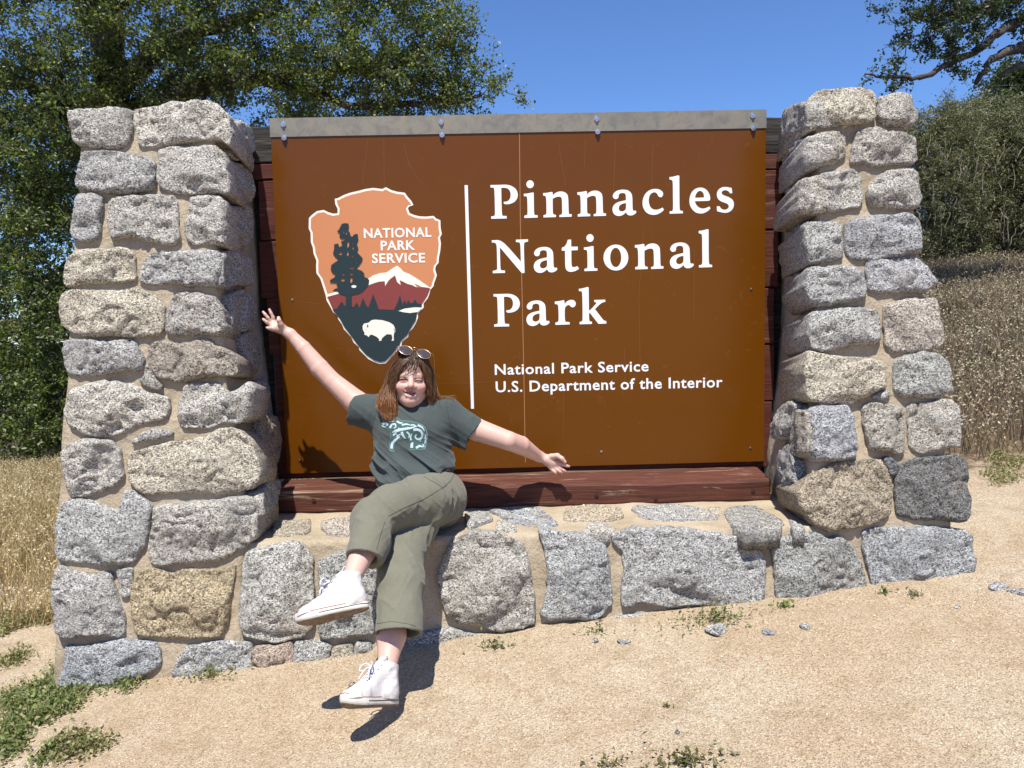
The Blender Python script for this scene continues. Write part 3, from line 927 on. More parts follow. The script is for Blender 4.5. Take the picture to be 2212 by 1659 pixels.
mb.add([(a, SY, b) for a, b in cor] + [(a, SY + .008, b) for a, b in cor],
       [tuple(range(nn)), tuple(range(2 * nn - 1, nn - 1, -1))] + [(i, i + nn, (i + 1) % nn + nn, (i + 1) % nn) for i in range(nn)])
panel = adopt(mb.build('sign_panel', M_PANEL), SG)

t = NT('brushed_steel')
co = t.coord('Object')
n2 = t.noise(co, 26, 4, .6, .8)
n3 = t.noise(co, 5, 4, .6)
t.inp('Base Color', t.mix(t.ramp(n2, [(.42, 0), (.66, 1)]), (.27, .245, .19), (.205, .19, .16))).inp('Metallic', .55)
t.inp('Roughness', t.ramp(n3, [(.3, .42), (.7, .6)]))
M_STEEL = t.m
mb = MB()
zA, zB = at(583, 257, SY - .004)[2], at(583, 296, SY - .004)[2]
mb.box((SX0 - .002, SY - .004, zB), (SX1 + .002, SY - .0005, SZ1 + .003))
mb.box((SX0 - .002, SY - .0005, SZ1 + .001), (SX1 + .002, by + .02, SZ1 + .003))
adopt(mb.build('header_strip', M_STEEL), SG)
M_ZINC = plain('zinc', (.62, .64, .67), .28, 1.0)
def bolt(name, p, r, h):
    mb = MB()
    prof = [(r, 0), (r, h * .35), (r * .95, h * .42), (r * .55, h * .45), (r * .52, h * .95), (r * .3, h)]
    n = 14
    V = [(p[0] + q * math.cos(2 * math.pi * k / n), p[1] - e, p[2] + q * math.sin(2 * math.pi * k / n)) for q, e in prof for k in range(n)]
    F = [(i * n + k, i * n + (k + 1) % n, (i + 1) * n + (k + 1) % n, (i + 1) * n + k) for i in range(len(prof) - 1) for k in range(n)]
    F.append(tuple((len(prof) - 1) * n + k for k in range(n)))
    mb.add(V, F)
    return adopt(mb.build(name, M_ZINC), SG)
for a, b in ((612, 269), (953, 264), (1289, 257), (1626, 250)):
    bolt('bolt', at(a, b, SY - .0042), .0115, .010)
for a, b in ((614, 298), (955, 292), (1291, 285), (1627, 277)):
    p = at(a, b, SY - .0042)
    bolt('bolt', p, .0115, .012)
for a, b in ((631, 647), (1623, 624), (647, 994), (1299, 975), (1621, 967)):
    bolt('screw', at(a, b, SY - .0002), .0052, .005)

# ---- flat print: shapes laid on the panel in thin films
M_WHITE = plain('white_film', (.80, .82, .84), .35)
M_CREAM = plain('cream_film', (.83, .79, .70), .4)
M_ORANGE = plain('orange_film', (.56, .225, .095), .38)
M_MAROON = plain('maroon_film', (.215, .042, .036), .38)
M_PINE = plain('dark_green_film', (.012, .030, .036), .35)

def smooth_outline(P, cosmin=.62, it=2):
    P = np.asarray(P, float)
    for _ in range(it):
        a, b = np.roll(P, 1, 0), np.roll(P, -1, 0)
        u = P - a
        v_ = b - P
        lu = np.linalg.norm(u, axis=1)
        lv = np.linalg.norm(v_, axis=1)
        cs = (u * v_).sum(1) / (lu * lv + 1e-9)
        out = []
        for i in range(len(P)):
            if cs[i] < cosmin:
                out.append(P[i])
            else:
                out.append(P[i] * .78 + a[i] * .22)
                out.append(P[i] * .78 + b[i] * .22)
        P = np.array(out)
    return P

def film(name, polys, lift, mat, parent, y0=SY, raw=False, smooth=True):
    """flat cut-out on the plane y = y0 - lift; polys = pixel outlines, odd-even holes"""
    loops = []
    for P in polys:
        Q = np.array(P) if raw else np.array([at(a, b, y0 - lift)[[0, 2]] for a, b in P])
        loops.append(Q)
    V = np.vstack(loops)
    ed, b = [], 0
    for L in loops:
        n = len(L)
        ed += [(b + i, b + (i + 1) % n) for i in range(n)]
        b += n
    vo, e, fa, *_ = geometry.delaunay_2d_cdt([Vector(q) for q in V], ed, [], 0, 1e-7)
    vo = np.array([tuple(q) for q in vo])
    fa = np.array([tuple(f) for f in fa])
    ce = vo[fa].mean(1)
    cnt = np.zeros(len(fa), int)
    for L in loops:
        cnt += inside(L, ce)
    fa = fa[cnt % 2 == 1]
    # thin solid: front sheet + rim
    W = np.c_[vo[:, 0], np.full(len(vo), y0 - lift), vo[:, 1]]
    A = W[fa]
    nrm = np.cross(A[:, 1] - A[:, 0], A[:, 2] - A[:, 0])[:, 1]
    fa = np.where((nrm > 0)[:, None], fa[:, ::-1], fa)
    W2 = W + [0, .0006, 0]
    cntE = {}
    for f in fa:
        for i in range(3):
            k = (int(f[i]), int(f[(i + 1) % 3]))
            cntE[k] = cntE.get(k, 0) + 1
    n = len(W)
    F = [tuple(int(i) for i in f) for f in fa]
    F += [(a, a + n, b_ + n, b_) for (a, b_) in cntE if (b_, a) not in cntE]
    o = mesh_obj(name, list(map(tuple, np.vstack([W, W2]))), F, mat, smooth=False)
    return adopt(o, parent)

def circ(cx, cy, rx, ry, n=28):
    return [(cx + rx * math.cos(2 * math.pi * k / n), cy + ry * math.sin(2 * math.pi * k / n)) for k in range(n)]

GL = {
 'P': ('P1', [[(48,215),(200,212),(320,207),(400,222),(470,262),(515,320),(528,390),(515,450),(480,500),(430,532),(360,550),(300,550),(278,530),(282,508),(305,505),(345,500),(380,470),(400,420),(402,360),(385,310),(350,275),(300,262),(237,264),(240,450),(248,725),(262,750),(332,755),(332,798),(62,803),(62,762),(112,755),(130,735),(125,500),(118,285),(105,262),(50,258)]]),
 'i': ('P1', [[(630,368),(700,362),(785,342),(803,350),(805,500),(808,715),(822,738),(872,742),(872,782),(640,790),(640,748),(685,740),(697,718),(692,440),(680,415),(632,408)], circ(740, 201, 65, 69)]),
 'n': ('P1', [[(966,356),(1040,350),(1118,333),(1133,342),(1135,395),(1180,350),(1240,328),(1300,326),(1355,345),(1390,380),(1405,430),(1412,700),(1420,720),(1465,725),(1465,766),(1250,773),(1250,738),(1285,730),(1300,710),(1295,460),(1280,425),(1245,415),(1190,425),(1133,455),(1135,705),(1150,728),(1190,735),(1190,773),(973,780),(973,740),(1012,732),(1027,710),(1022,440),(1005,405),(967,398)]]),
 'a': ('P2', [[(60,385),(85,345),(130,312),(200,296),(270,294),(330,310),(375,350),(397,400),(402,640),(415,662),(435,665),(455,658),(470,690),(440,725),(390,745),(340,745),(305,725),(288,690),(240,735),(180,757),(120,750),(75,720),(50,660),(55,600),(85,550),(140,515),(210,495),(285,480),(285,390),(270,362),(230,352),(185,358),(158,385),(160,425),(140,455),(100,462),(70,445),(55,415)], [(288,528),(225,540),(175,570),(158,620),(170,660),(210,678),(255,665),(288,635)]]),
 'c': ('P2', [[(575,500),(590,430),(630,355),(700,300),(780,280),(850,285),(905,312),(935,350),(932,395),(905,428),(870,425),(845,400),(830,365),(800,342),(760,342),(715,370),(690,420),(682,480),(690,550),(715,605),(760,640),(815,648),(870,635),(925,607),(948,645),(905,690),(840,725),(770,738),(690,725),(630,685),(590,620),(575,560)]]),
 'l': ('P2', [[(1044,76),(1110,70),(1195,44),(1216,55),(1217,350),(1220,640),(1235,662),(1278,668),(1278,708),(1047,715),(1047,675),(1090,668),(1108,645),(1105,400),(1103,160),(1090,130),(1044,118)]]),
 'e': ('P2', [[(1390,490),(1400,410),(1435,330),(1500,275),(1570,256),(1640,265),(1700,305),(1740,370),(1755,430),(1752,475),(1738,492),(1487,497),(1500,545),(1540,595),(1600,625),(1660,622),(1705,605),(1737,588),(1760,622),(1720,665),(1650,705),(1580,714),(1500,695),(1440,640),(1400,570)], [(1490,437),(1500,385),(1530,335),(1570,314),(1610,325),(1640,365),(1648,432)]]),
 's': ('P2', [[(2127,265),(2140,355),(2097,362),(2085,335),(2050,310),(2010,303),(1965,318),(1950,350),(1965,380),(2010,402),(2080,425),(2140,465),(2168,520),(2165,590),(2135,650),(2080,690),(2010,702),(1940,690),(1873,670),(1868,588),(1915,582),(1935,615),(1975,645),(2025,645),(2070,620),(2080,580),(2060,545),(2010,525),(1940,500),(1890,460),(1868,400),(1873,335),(1910,280),(1970,250),(2040,248)]]),
 'N': ('P3', [[(73,248),(247,241),(580,620),(572,320),(555,285),(493,278),(493,238),(704,231),(704,270),(655,280),(632,300),(634,500),(645,817),(595,820),(213,370),(222,740),(235,770),(303,775),(303,817),(90,822),(90,780),(140,772),(168,750),(160,340),(140,300),(110,288),(73,287)]]),
 't': ('P3', [[(1397,238),(1455,236),(1457,360),(1570,358),(1570,420),(1458,425),(1460,680),(1475,712),(1510,718),(1565,700),(1594,745),(1540,780),(1470,800),(1410,795),(1370,765),(1352,715),(1348,430),(1292,430),(1292,378),(1340,360),(1375,310)]]),
 'o': ('P4', [circ(111, 549, 217, 227), circ(108, 548, 97, 169)]),
 'r': ('P5', [[(1170,297),(1250,290),(1325,273),(1337,283),(1340,340),(1380,295),(1430,270),(1490,268),(1530,300),(1537,345),(1520,385),(1480,403),(1445,385),(1425,358),(1390,360),(1342,400),(1345,620),(1358,650),(1430,658),(1430,697),(1180,705),(1180,665),(1220,655),(1240,630),(1232,380),(1220,350),(1172,340)]]),
 'k': ('P5', [[(1590,76),(1660,68),(1740,42),(1760,50),(1765,452),(1785,450),(1895,330),(1888,312),(1857,305),(1857,270),(2050,265),(2050,303),(2000,315),(1955,345),(1870,430),(2000,600),(2030,632),(2068,638),(2068,682),(1930,686),(1785,500),(1765,500),(1768,620),(1785,645),(1818,648),(1818,688),(1602,694),(1602,655),(1640,645),(1657,620),(1650,150),(1635,120),(1590,115)]]),
}
TITLE = [('P', 0, 0, 1, 'P1'), ('i', 0, 0, 1, 'P1'), ('n', 0, 0, 1, 'P1'), ('n', 597, -15, 1, 'P1'), ('a', 0, 0, 1, 'P2'), ('c', 0, 0, 1, 'P2'), ('l', 0, 0, 1, 'P2'), ('e', 0, 0, 1, 'P2'), ('s', 0, 0, 1, 'P2'),
         ('N', 0, 0, 1, 'P3'), ('a', 752, 62, .985, 'P3'), ('t', 0, 0, 1, 'P3'), ('i', 1046, -4, .98, 'P3'), ('o', 0, 0, 1, 'P4'), ('n', -525, -24, 1, 'P4'), ('a', 1000, -9, 1, 'P4'), ('l', 510, 8, 1, 'P4'),
         ('P', 53, -67, .965, 'P5'), ('a', 624, -30, .97, 'P5'), ('r', 0, 0, 1, 'P5'), ('k', 0, 0, 1, 'P5')]
for ch, dx, dy, sc_, vw in TITLE:
    src, loops = GL[ch]
    x0 = min(q[0] for q in loops[0])
    y0 = max(q[1] for q in loops[0])
    L = []
    for lp in loops:
        lp = smooth_outline(lp)
        L.append(px(vw, [(x0 + dx + (a - x0) * sc_, y0 + dy + (b - y0) * sc_) for a, b in lp]))
    film('letter', L, .0012, M_WHITE, panel)
film('divider_line', [[(1003.5, 400), (1010.5, 400), (1024, 883), (1017.5, 883)]], .0012, M_WHITE, panel)

def text_mesh(txt, bold):
    cu = bpy.data.curves.new('lettering', 'FONT')
    cu.body = txt
    cu.offset = bold
    cu.space_character = 1.07
    cu.resolution_u = 3
    o = bpy.data.objects.new('tmp', cu)
    COL.objects.link(o)
    dg = bpy.context.evaluated_depsgraph_get()
    me = bpy.data.meshes.new_from_object(o.evaluated_get(dg))
    bpy.data.objects.remove(o)
    V = np.array([v.co[:] for v in me.vertices])
    F = [tuple(p.vertices) for p in me.polygons]
    bpy.data.meshes.remove(me)
    return V, F

def text_film(txt, pl, pr, cap, lift, mat, parent, bold=.016):
    """sans lettering between two baseline pixels, cap height in pixels; one mesh per letter"""
    V, F = text_mesh(txt, bold)
    capu = text_mesh('N', bold)[0][:, 1].max()
    x0, x1 = V[:, 0].min(), V[:, 0].max()
    A = at(*pl, SY - lift)
    B = at(*pr, SY - lift)
    T = at(pl[0], pl[1] - cap, SY - lift)
    ux = (B - A) / (x1 - x0)
    h = (T[2] - A[2]) / capu
    W = A + (V[:, :1] - x0) * ux + V[:, 1:2] * np.array([0, 0, h])
    lab = np.arange(len(V))
    for _ in range(200):
        ch = False
        for f in F:
            m_ = lab[list(f)].min()
            if (lab[list(f)] != m_).any():
                lab[list(f)] = m_
                ch = True
        if not ch:
            break
    iv = sorted((V[lab == k, 0].min(), V[lab == k, 0].max(), k) for k in set(lab))
    groups = []
    for a_, b_, k in iv:
        if groups and min(b_, groups[-1][1]) - max(a_, groups[-1][0]) > .5 * min(b_ - a_, groups[-1][1] - groups[-1][0]):
            groups[-1][1] = max(b_, groups[-1][1])
            groups[-1][2].add(k)
        else:
            groups.append([a_, b_, {k}])
    for _, _, ks in groups:
        sel = np.where(np.isin(lab, list(ks)))[0]
        mp_ = {int(v_): i for i, v_ in enumerate(sel)}
        adopt(mesh_obj('small_letter', [tuple(W[i]) for i in sel], [tuple(mp_[i] for i in f) for f in F if f[0] in mp_], mat, smooth=False), parent)

text_film('National Park Service', (1069, 809.5), (1401, 801.5), 22.5, .0012, M_WHITE, panel)
text_film('U.S. Department of the Interior', (1071, 847), (1561, 836), 23, .0012, M_WHITE, panel)

# ---- arrowhead emblem
EM = [(305,183),(330,178),(385,150),(440,130),(520,112),(570,98),(640,88),(720,98),(750,82),(800,108),(850,122),(915,130),(940,165),(975,205),(990,238),(955,250),(942,265),(958,308),(1000,325),(1040,335),(1100,338),(1165,332),(1190,355),(1225,370),(1228,440),(1238,490),(1222,520),(1230,570),(1225,630),(1212,700),(1210,740),(1185,770),(1180,800),(1195,850),(1170,920),(1165,945),(1138,975),(1130,1010),(1115,1050),(1078,1095),(1080,1130),(1050,1165),(1030,1185),(1030,1220),(1010,1270),(985,1310),(950,1350),(945,1385),(890,1430),(885,1465),(840,1515),(790,1570),(750,1615),(700,1622),(650,1605),(600,1580),(560,1540),(520,1500),(515,1475),(470,1435),(450,1390),(410,1345),(385,1320),(370,1280),(335,1230),(330,1205),(290,1170),(270,1130),(235,1070),(225,1020),(200,940),(180,880),(145,830),(143,770),(145,720),(120,660),(115,610),(97,560),(95,480),(78,440),(80,350),(110,320),(150,290),(210,280),(250,300),(290,312),(330,310),(330,270),(310,230)]
P = np.array(EM, float)
tn = np.roll(P, -1, 0) - np.roll(P, 1, 0)
tn /= np.linalg.norm(tn, axis=1, keepdims=True)
INN = P + np.stack([-tn[:, 1], tn[:, 0]], 1) * 19
emblem = film('emblem', [px('H', EM)], .0012, M_CREAM, panel)
emblem['label'] = 'arrowhead emblem with tree, mountain and bison'
film('field', [px('H', [tuple(q) for q in INN])], .0022, M_ORANGE, emblem)
film('mountain', [px('H', [(243,1040),(335,1012),(400,1020),(540,1000),(600,935),(650,910),(740,905),(820,845),(870,900),(900,905),(1000,950),(1050,955),(1135,965),(1110,1030),(1070,1090),(1060,1105),(830,1152),(290,1148),(262,1085)])], .0030, M_MAROON, emblem)
film('snow', [px('H', [(595,880),(640,850),(700,830),(755,825),(810,788),(850,765),(880,790),(900,815),(960,840),(1040,890),(1140,960),(1060,950),(1000,920),(1020,955),(980,935),(940,925),(900,905),(870,890),(880,935),(850,910),(830,850),(790,880),(770,900),(745,942),(740,900),(690,905),(640,920),(595,938),(605,905)])], .0038, M_CREAM, emblem)
film('snow', [px('H', [(236,1038),(242,1015),(330,988),(340,1010)])], .0038, M_CREAM, emblem)
film('meadow', [px('H', [(285,1143),(325,1140),(345,1105),(368,1078),(388,1110),(405,1120),(450,1120),(470,1125),(495,1085),(520,1130),(535,1095),(550,1045),(575,1100),(595,1130),(610,1100),(640,1010),(670,1090),(688,1145),(820,1150),(845,1105),(873,1022),(895,1105),(912,1065),(930,1100),(945,1060),(960,1090),(985,1090),(1005,1060),(1025,1095),(1062,1100),(1062,1125),(1020,1180),(1010,1240),(960,1320),(935,1370),(880,1420),(865,1460),(800,1540),(745,1595),(700,1603),(650,1588),(580,1540),(535,1490),(480,1420),(430,1350),(390,1300),(350,1225),(300,1165)])], .0046, M_PINE, emblem)
film('lake', [px('H', [(860,1160),(910,1140),(1000,1128),(1070,1130),(1030,1168),(960,1178),(900,1170)])], .0054, M_CREAM, emblem)
tree_o = [(385,395),(425,398),(428,430),(420,455),(438,480),(440,500),(455,515),(480,490),(505,490),(510,540),(495,575),(510,610),(500,650),(525,675),(548,700),(540,730),(515,765),(500,775),(500,795),(540,810),(560,830),(565,865),(590,875),(605,890),(600,930),(575,960),(540,995),(500,1010),(452,1020),(452,1130),(402,1130),(400,1025),(350,1010),(330,990),(285,985),(310,965),(335,960),(320,935),(325,915),(265,912),(265,890),(300,870),(315,845),(285,830),(270,800),(275,760),(310,735),(340,715),(310,690),(290,660),(300,620),(300,580),(335,572),(345,605),(370,590),(360,555),(390,545),(400,530),(360,530),(345,515),(350,480),(325,470),(345,445),(365,405)]
holes = [(382,475,11,9),(405,480,6,14),(421,580,9,28),(462,575,11,8),(355,660,18,12),(418,660,8,22),(458,688,14,7),(455,790,24,8),(380,845,12,9),(450,840,18,9),(375,890,22,12),(449,890,11,25),(465,612,11,11),(492,742,8,6)]
film('pine_tree', [px('H', tree_o)] + [px('H', circ(*h, n=12)) for h in holes], .0054, M_PINE, emblem)
film('snow', [px('H', circ(472, 947, 22, 12, 14))], .0060, M_CREAM, emblem)
film('bison', [px('H', [(548,1290),(560,1270),(600,1262),(625,1240),(660,1235),(720,1240),(780,1258),(815,1280),(830,1310),(832,1340),(822,1352),(818,1380),(820,1418),(800,1420),(808,1395),(800,1365),(760,1362),(735,1380),(715,1400),(710,1420),(690,1420),(692,1405),(670,1385),(650,1375),(625,1365),(610,1372),(600,1388),(585,1372),(565,1368),(563,1345),(550,1325)]), px('H', [(592,1275),(600,1295),(590,1307),(585,1290)]), px('H', [(572,1316),(584,1318),(578,1323)])], .0054, M_CREAM, emblem)
film('bison_tail', [px('H', [(817,1300),(826,1318),(826,1336),(820,1345),(822,1325)])], .0058, M_PINE, emblem)
M_EMW = plain('emblem_white', (.84, .82, .78), .4)
text_film('NATIONAL', px('H', [(560, 523)])[0], px('H', [(1147, 512)])[0], 20.2, .0034, M_EMW, emblem, .022)
text_film('PARK', px('H', [(707, 630)])[0], px('H', [(1005, 625)])[0], 20.2, .0034, M_EMW, emblem, .022)
text_film('SERVICE', px('H', [(631, 742)])[0], px('H', [(1093, 735)])[0], 20.2, .0034, M_EMW, emblem, .022)

# scratches and the vertical seam of the panel
def lines(name, sets, wd, lift, mat, parent, seed=0):
    for L in sets:
        mb = MB()
        W = [at(a, b, SY - lift) for a, b in L]
        for p, q in zip(W[:-1], W[1:]):
            d = (q - p)[[0, 2]]
            d = d / np.linalg.norm(d) * wd / 2
            mb.add([(p[0] - d[1], p[1], p[2] + d[0]), (p[0] + d[1], p[1], p[2] - d[0]), (q[0] + d[1], q[1], q[2] - d[0]), (q[0] - d[1], q[1], q[2] + d[0])], [(0, 1, 2, 3)])
        adopt(mb.build(name, mat), parent)
M_SEAM = plain('seam_edge', (.36, .17, .075), .5)
M_SCR = plain('scratch', (.185, .080, .022), .5)
lines('panel_seam', [[(1122, 287), (1124, 480), (1128, 640), (1132, 830), (1135, 999)]], .0030, .0007, M_SEAM, panel)
lines('scratch', [
    [(795, 300), (790, 340), (782, 400)], [(829, 300), (830, 400)], [(872, 310), (882, 350), (905, 390), (920, 402)], [(1204, 300), (1222, 400)], [(1330, 300), (1325, 420)],
    [(925, 827), (960, 829), (1000, 829), (1080, 823)], [(1350, 750), (1349, 770), (1352, 800), (1344, 850)], [(1390, 500), (1380, 640), (1383, 790)], [(1320, 520), (1318, 560)],
    [(1500, 540), (1499, 690)], [(640, 650), (690, 657)], [(862, 650), (875, 760)], [(1410, 310), (1408, 420)], [(1265, 300), (1262, 360)], [(1024, 884), (1045, 905)],
    [(1218, 850), (1216, 950)], [(805, 850), (808, 930)]], .0011, .0009, M_SCR, panel)
# ================================================================== TREES, SHRUBS, GRASS
def leaf_mat(name, rough=.45, trans=.35):
    t = NT(name)
    c = t.attr('tint')
    t.inp('Base Color', c).inp('Roughness', rough)
    t.p.inputs['Specular IOR Level'].default_value = .45
    tr = t.n('ShaderNodeBsdfTranslucent')
    cc = t.mix(1.0, c, (1.25, 1.35, .55), 'MULTIPLY')
    t.l(cc, tr.inputs['Color'])
    mx = t.n('ShaderNodeMixShader')
    mx.inputs[0].default_value = trans
    t.l(t.p.outputs[0], mx.inputs[1])
    t.l(tr.outputs[0], mx.inputs[2])
    t.l(mx.outputs[0], t.out.inputs[0])
    return t.m
M_LEAF = leaf_mat('oak_leaves', .42, .42)
M_SHRUBLEAF = leaf_mat('shrub_leaves', .6, .3)
M_GRASS = leaf_mat('dry_grass', .6, .25)
M_WEED = leaf_mat('green_weeds', .5, .3)

t = NT('oak_bark')
co = t.coord('Object')
n1 = t.noise(co, 9, 6, .7, .5)
n2 = t.noise(co, 40, 5, .7)
c = t.ramp(n1, [(.3, (.030, .026, .023)), (.55, (.075, .066, .058)), (.72, (.17, .165, .145))])
t.inp('Base Color', c).inp('Roughness', .9)
t.bump(n2, .8, .02, t.bump(n1, .6, .04))
M_BARK = t.m
M_TWIG = plain('twigs', (.095, .083, .070), .85, 0, .2)
M_PALETWIG = plain('pale_twigs', (.24, .215, .18), .85, 0, .2)

def set_tint(o, cols):
    a = o.data.attributes.new('tint', 'FLOAT_COLOR', 'POINT')
    c = np.ones((len(cols), 4), np.float32)
    c[:, :3] = cols
    a.data.foreach_set('color', c.ravel())

def unit(v):
    return v / (np.linalg.norm(v, axis=-1, keepdims=True) + 1e-12)

def leaves(name, C, parent, mat, lo, hi, wid, cols, rng, up=.5, fold=.25, axis=None, axjit=1.0):
    """folded leaf blades (two facets each) at points C"""
    n = len(C)
    L = rng.uniform(lo, hi, n)[:, None]
    ax = rng.normal(size=(n, 3)) if axis is None else axis + rng.normal(size=(n, 3)) * axjit
    ax = unit(ax)
    nr = rng.normal(size=(n, 3)) + [0, 0, up * 2]
    nr = unit(nr - ax * (nr * ax).sum(1, keepdims=True))
    sd_ = np.cross(nr, ax)
    W = L * wid
    base = C - ax * L * .5
    tip = C + ax * L * .5
    l_ = C + sd_ * W * .5 + nr * W * fold - ax * L * .05
    r_ = C - sd_ * W * .5 + nr * W * fold - ax * L * .05
    V = np.stack([base, r_, tip, l_], 1).reshape(-1, 3)
    i = np.arange(n)[:, None] * 4
    F = np.concatenate([i + [0, 1, 2], i + [0, 2, 3]], 1).reshape(-1, 3)
    o = mesh_obj(name, V, F, mat, smooth=False)
    if parent:
        adopt(o, parent)
    set_tint(o, np.repeat(cols, 4, 0))
    return o

def tubes(name, paths, mat, parent, n=5):
    mb = MB()
    for p, r in paths:
        mb.tube(p, r, n, cap=True)
    o = mb.build(name, mat, parent=None, smooth=True)
    return adopt(o, parent) if parent else o

def wob(p, q, k, amp, rng):
    u = np.linspace(0, 1, k)[:, None]
    P = p * (1 - u) + q * u
    d = np.linalg.norm(q - p)
    off = np.cumsum(rng.normal(size=(k, 3)), 0)
    off -= off[0] + (off[-1] - off[0]) * u
    return P + off * amp * d / math.sqrt(k)

def oak(name, label, base, limbs, lobes, seed, per=75, dens=42, leaf=(.026, .046), crad=.23, pal=None, group=None, tr=.27, bark=None, leafmat=None, wid=.62, twr=.010):
    """gnarled tree: trunk and limbs, branches grown to every foliage clump, leaves round the twig ends"""
    rng = np.random.default_rng(seed)
    print('OAK', name, label[:30])
    T = empty(name, label, 'tree' if 'shrub' not in name else 'shrub', tuple(base), group)
    base = np.array(base, float)
    nodes, nrad = [], []
    tp = []
    for k, (pts, r0, r1) in enumerate(limbs):
        P = [np.array(p, float) for p in pts]
        path = [P[0]]
        for a, b in zip(P[:-1], P[1:]):
            seg = wob(a, b, 7, .10, rng)
            path += list(seg[1:])
        path = np.array(path)
        rad = np.linspace(r0, r1, len(path)) * (1 + .12 * np.sin(np.arange(len(path)) * 1.9 + k))
        if k == 0:
            mb = MB()
            mb.tube(path, rad, 12)
            adopt(mb.build('trunk', bark or M_BARK, smooth=True), T)
        else:
            tp.append((path, rad))
        nodes += list(path)
        nrad += list(rad)
    cl = []
    for c, r in lobes:
        c = np.array(c)
        rr = np.array(r if isinstance(r, tuple) else (r, r, r * .8))
        m_ = max(3, int(dens * (rr.prod() ** (1 / 3)) ** 2.1))
        d = unit(rng.normal(size=(m_, 3)))
        cl.append(c + d * rr * (rng.uniform(.25, 1, (m_, 1)) ** .55))
    cl = np.vstack(cl)
    gzc = ground(cl[:, 0], cl[:, 1])
    cl = cl[cl[:, 2] > gzc + .12]
    order = np.argsort(np.linalg.norm(cl - np.array(nodes).mean(0), axis=1))
    cl = cl[order]
    nd = np.zeros((len(nodes) + 4 * len(cl), 3))
    nr_ = np.zeros(len(nd))
    nn = len(nodes)
    nd[:nn] = nodes
    nr_[:nn] = nrad
    tw = []
    for c in cl:
        dv = c - nd[:nn]
        dist = np.linalg.norm(dv, axis=1) + .35 * np.clip(-dv[:, 2], 0, 9)
        j = int(np.argmin(dist + rng.uniform(0, .15, nn)))
        p = nd[j]
        r0 = min(nr_[j] * .8, twr + .012 * np.linalg.norm(c - p))
        path = wob(p, c, 6, .20, rng)
        rad = np.linspace(max(r0, twr * .6), twr * .35, 6)
        tw.append((path, rad))
        for i in (2, 3, 4, 5):
            nd[nn] = path[i]
            nr_[nn] = rad[i] * 1.3
            nn += 1
    tubes('branches', tp + tw, bark or M_BARK, T, 5)['kind'] = 'stuff'
    # twiglets and leaves
    m_ = len(cl)
    sub = 5
    cc = np.repeat(cl, sub, 0)
    dirs = unit(rng.normal(size=(m_ * sub, 3)) * [1, 1, .8] + [0, 0, .12])
    ln = rng.uniform(.5, 1.25, (m_ * sub, 1)) * crad
    mb_v, mb_f = [], []
    side = unit(np.cross(dirs, rng.normal(size=dirs.shape)))
    s2 = np.cross(dirs, side)
    tips = cc + dirs * ln
    midp = cc + dirs * ln * .5 + rng.normal(size=dirs.shape) * .018
    w0 = .0038
    V = np.stack([cc + side * w0, cc - side * w0 * .5 + s2 * w0 * .8, cc - side * w0 * .5 - s2 * w0 * .8,
                  midp + side * w0 * .7, midp - side * w0 * .35 + s2 * w0 * .6, midp - side * w0 * .35 - s2 * w0 * .6, tips], 1).reshape(-1, 3)
    i = np.arange(m_ * sub)[:, None] * 7
    F = np.concatenate([i + f for f in ([0, 1, 4], [0, 4, 3], [1, 2, 5], [1, 5, 4], [2, 0, 3], [2, 3, 5], [3, 4, 6], [4, 5, 6], [5, 3, 6])], 1).reshape(-1, 3)
    o = mesh_obj('twigs', V, F, M_TWIG, smooth=False)
    o['kind'] = 'stuff'
    adopt(o, T)
    nl = m_ * per
    print('leaves', nl, 'clumps', m_)
    k = rng.integers(0, m_ * sub, nl)
    u = rng.uniform(.12, 1.05, (nl, 1))
    C = cc[k] + (tips[k] - cc[k]) * u + rng.normal(size=(nl, 3)) * crad * .16
    pal = np.array(pal or [(.11, .145, .036), (.145, .185, .055), (.075, .105, .032), (.20, .235, .085), (.33, .34, .19)])
    pr = np.array([.34, .3, .2, .12, .04][:len(pal)])
    cols = pal[rng.choice(len(pal), nl, p=pr / pr.sum())] * rng.uniform(.75, 1.25, (nl, 1))
    lv = leaves('leaves', C, T, leafmat or M_LEAF, leaf[0], leaf[1], wid, cols, rng, up=.30)
    lv['kind'] = 'stuff'
    return T

def A(px_, py_, y):
    return at(px_, py_, y)

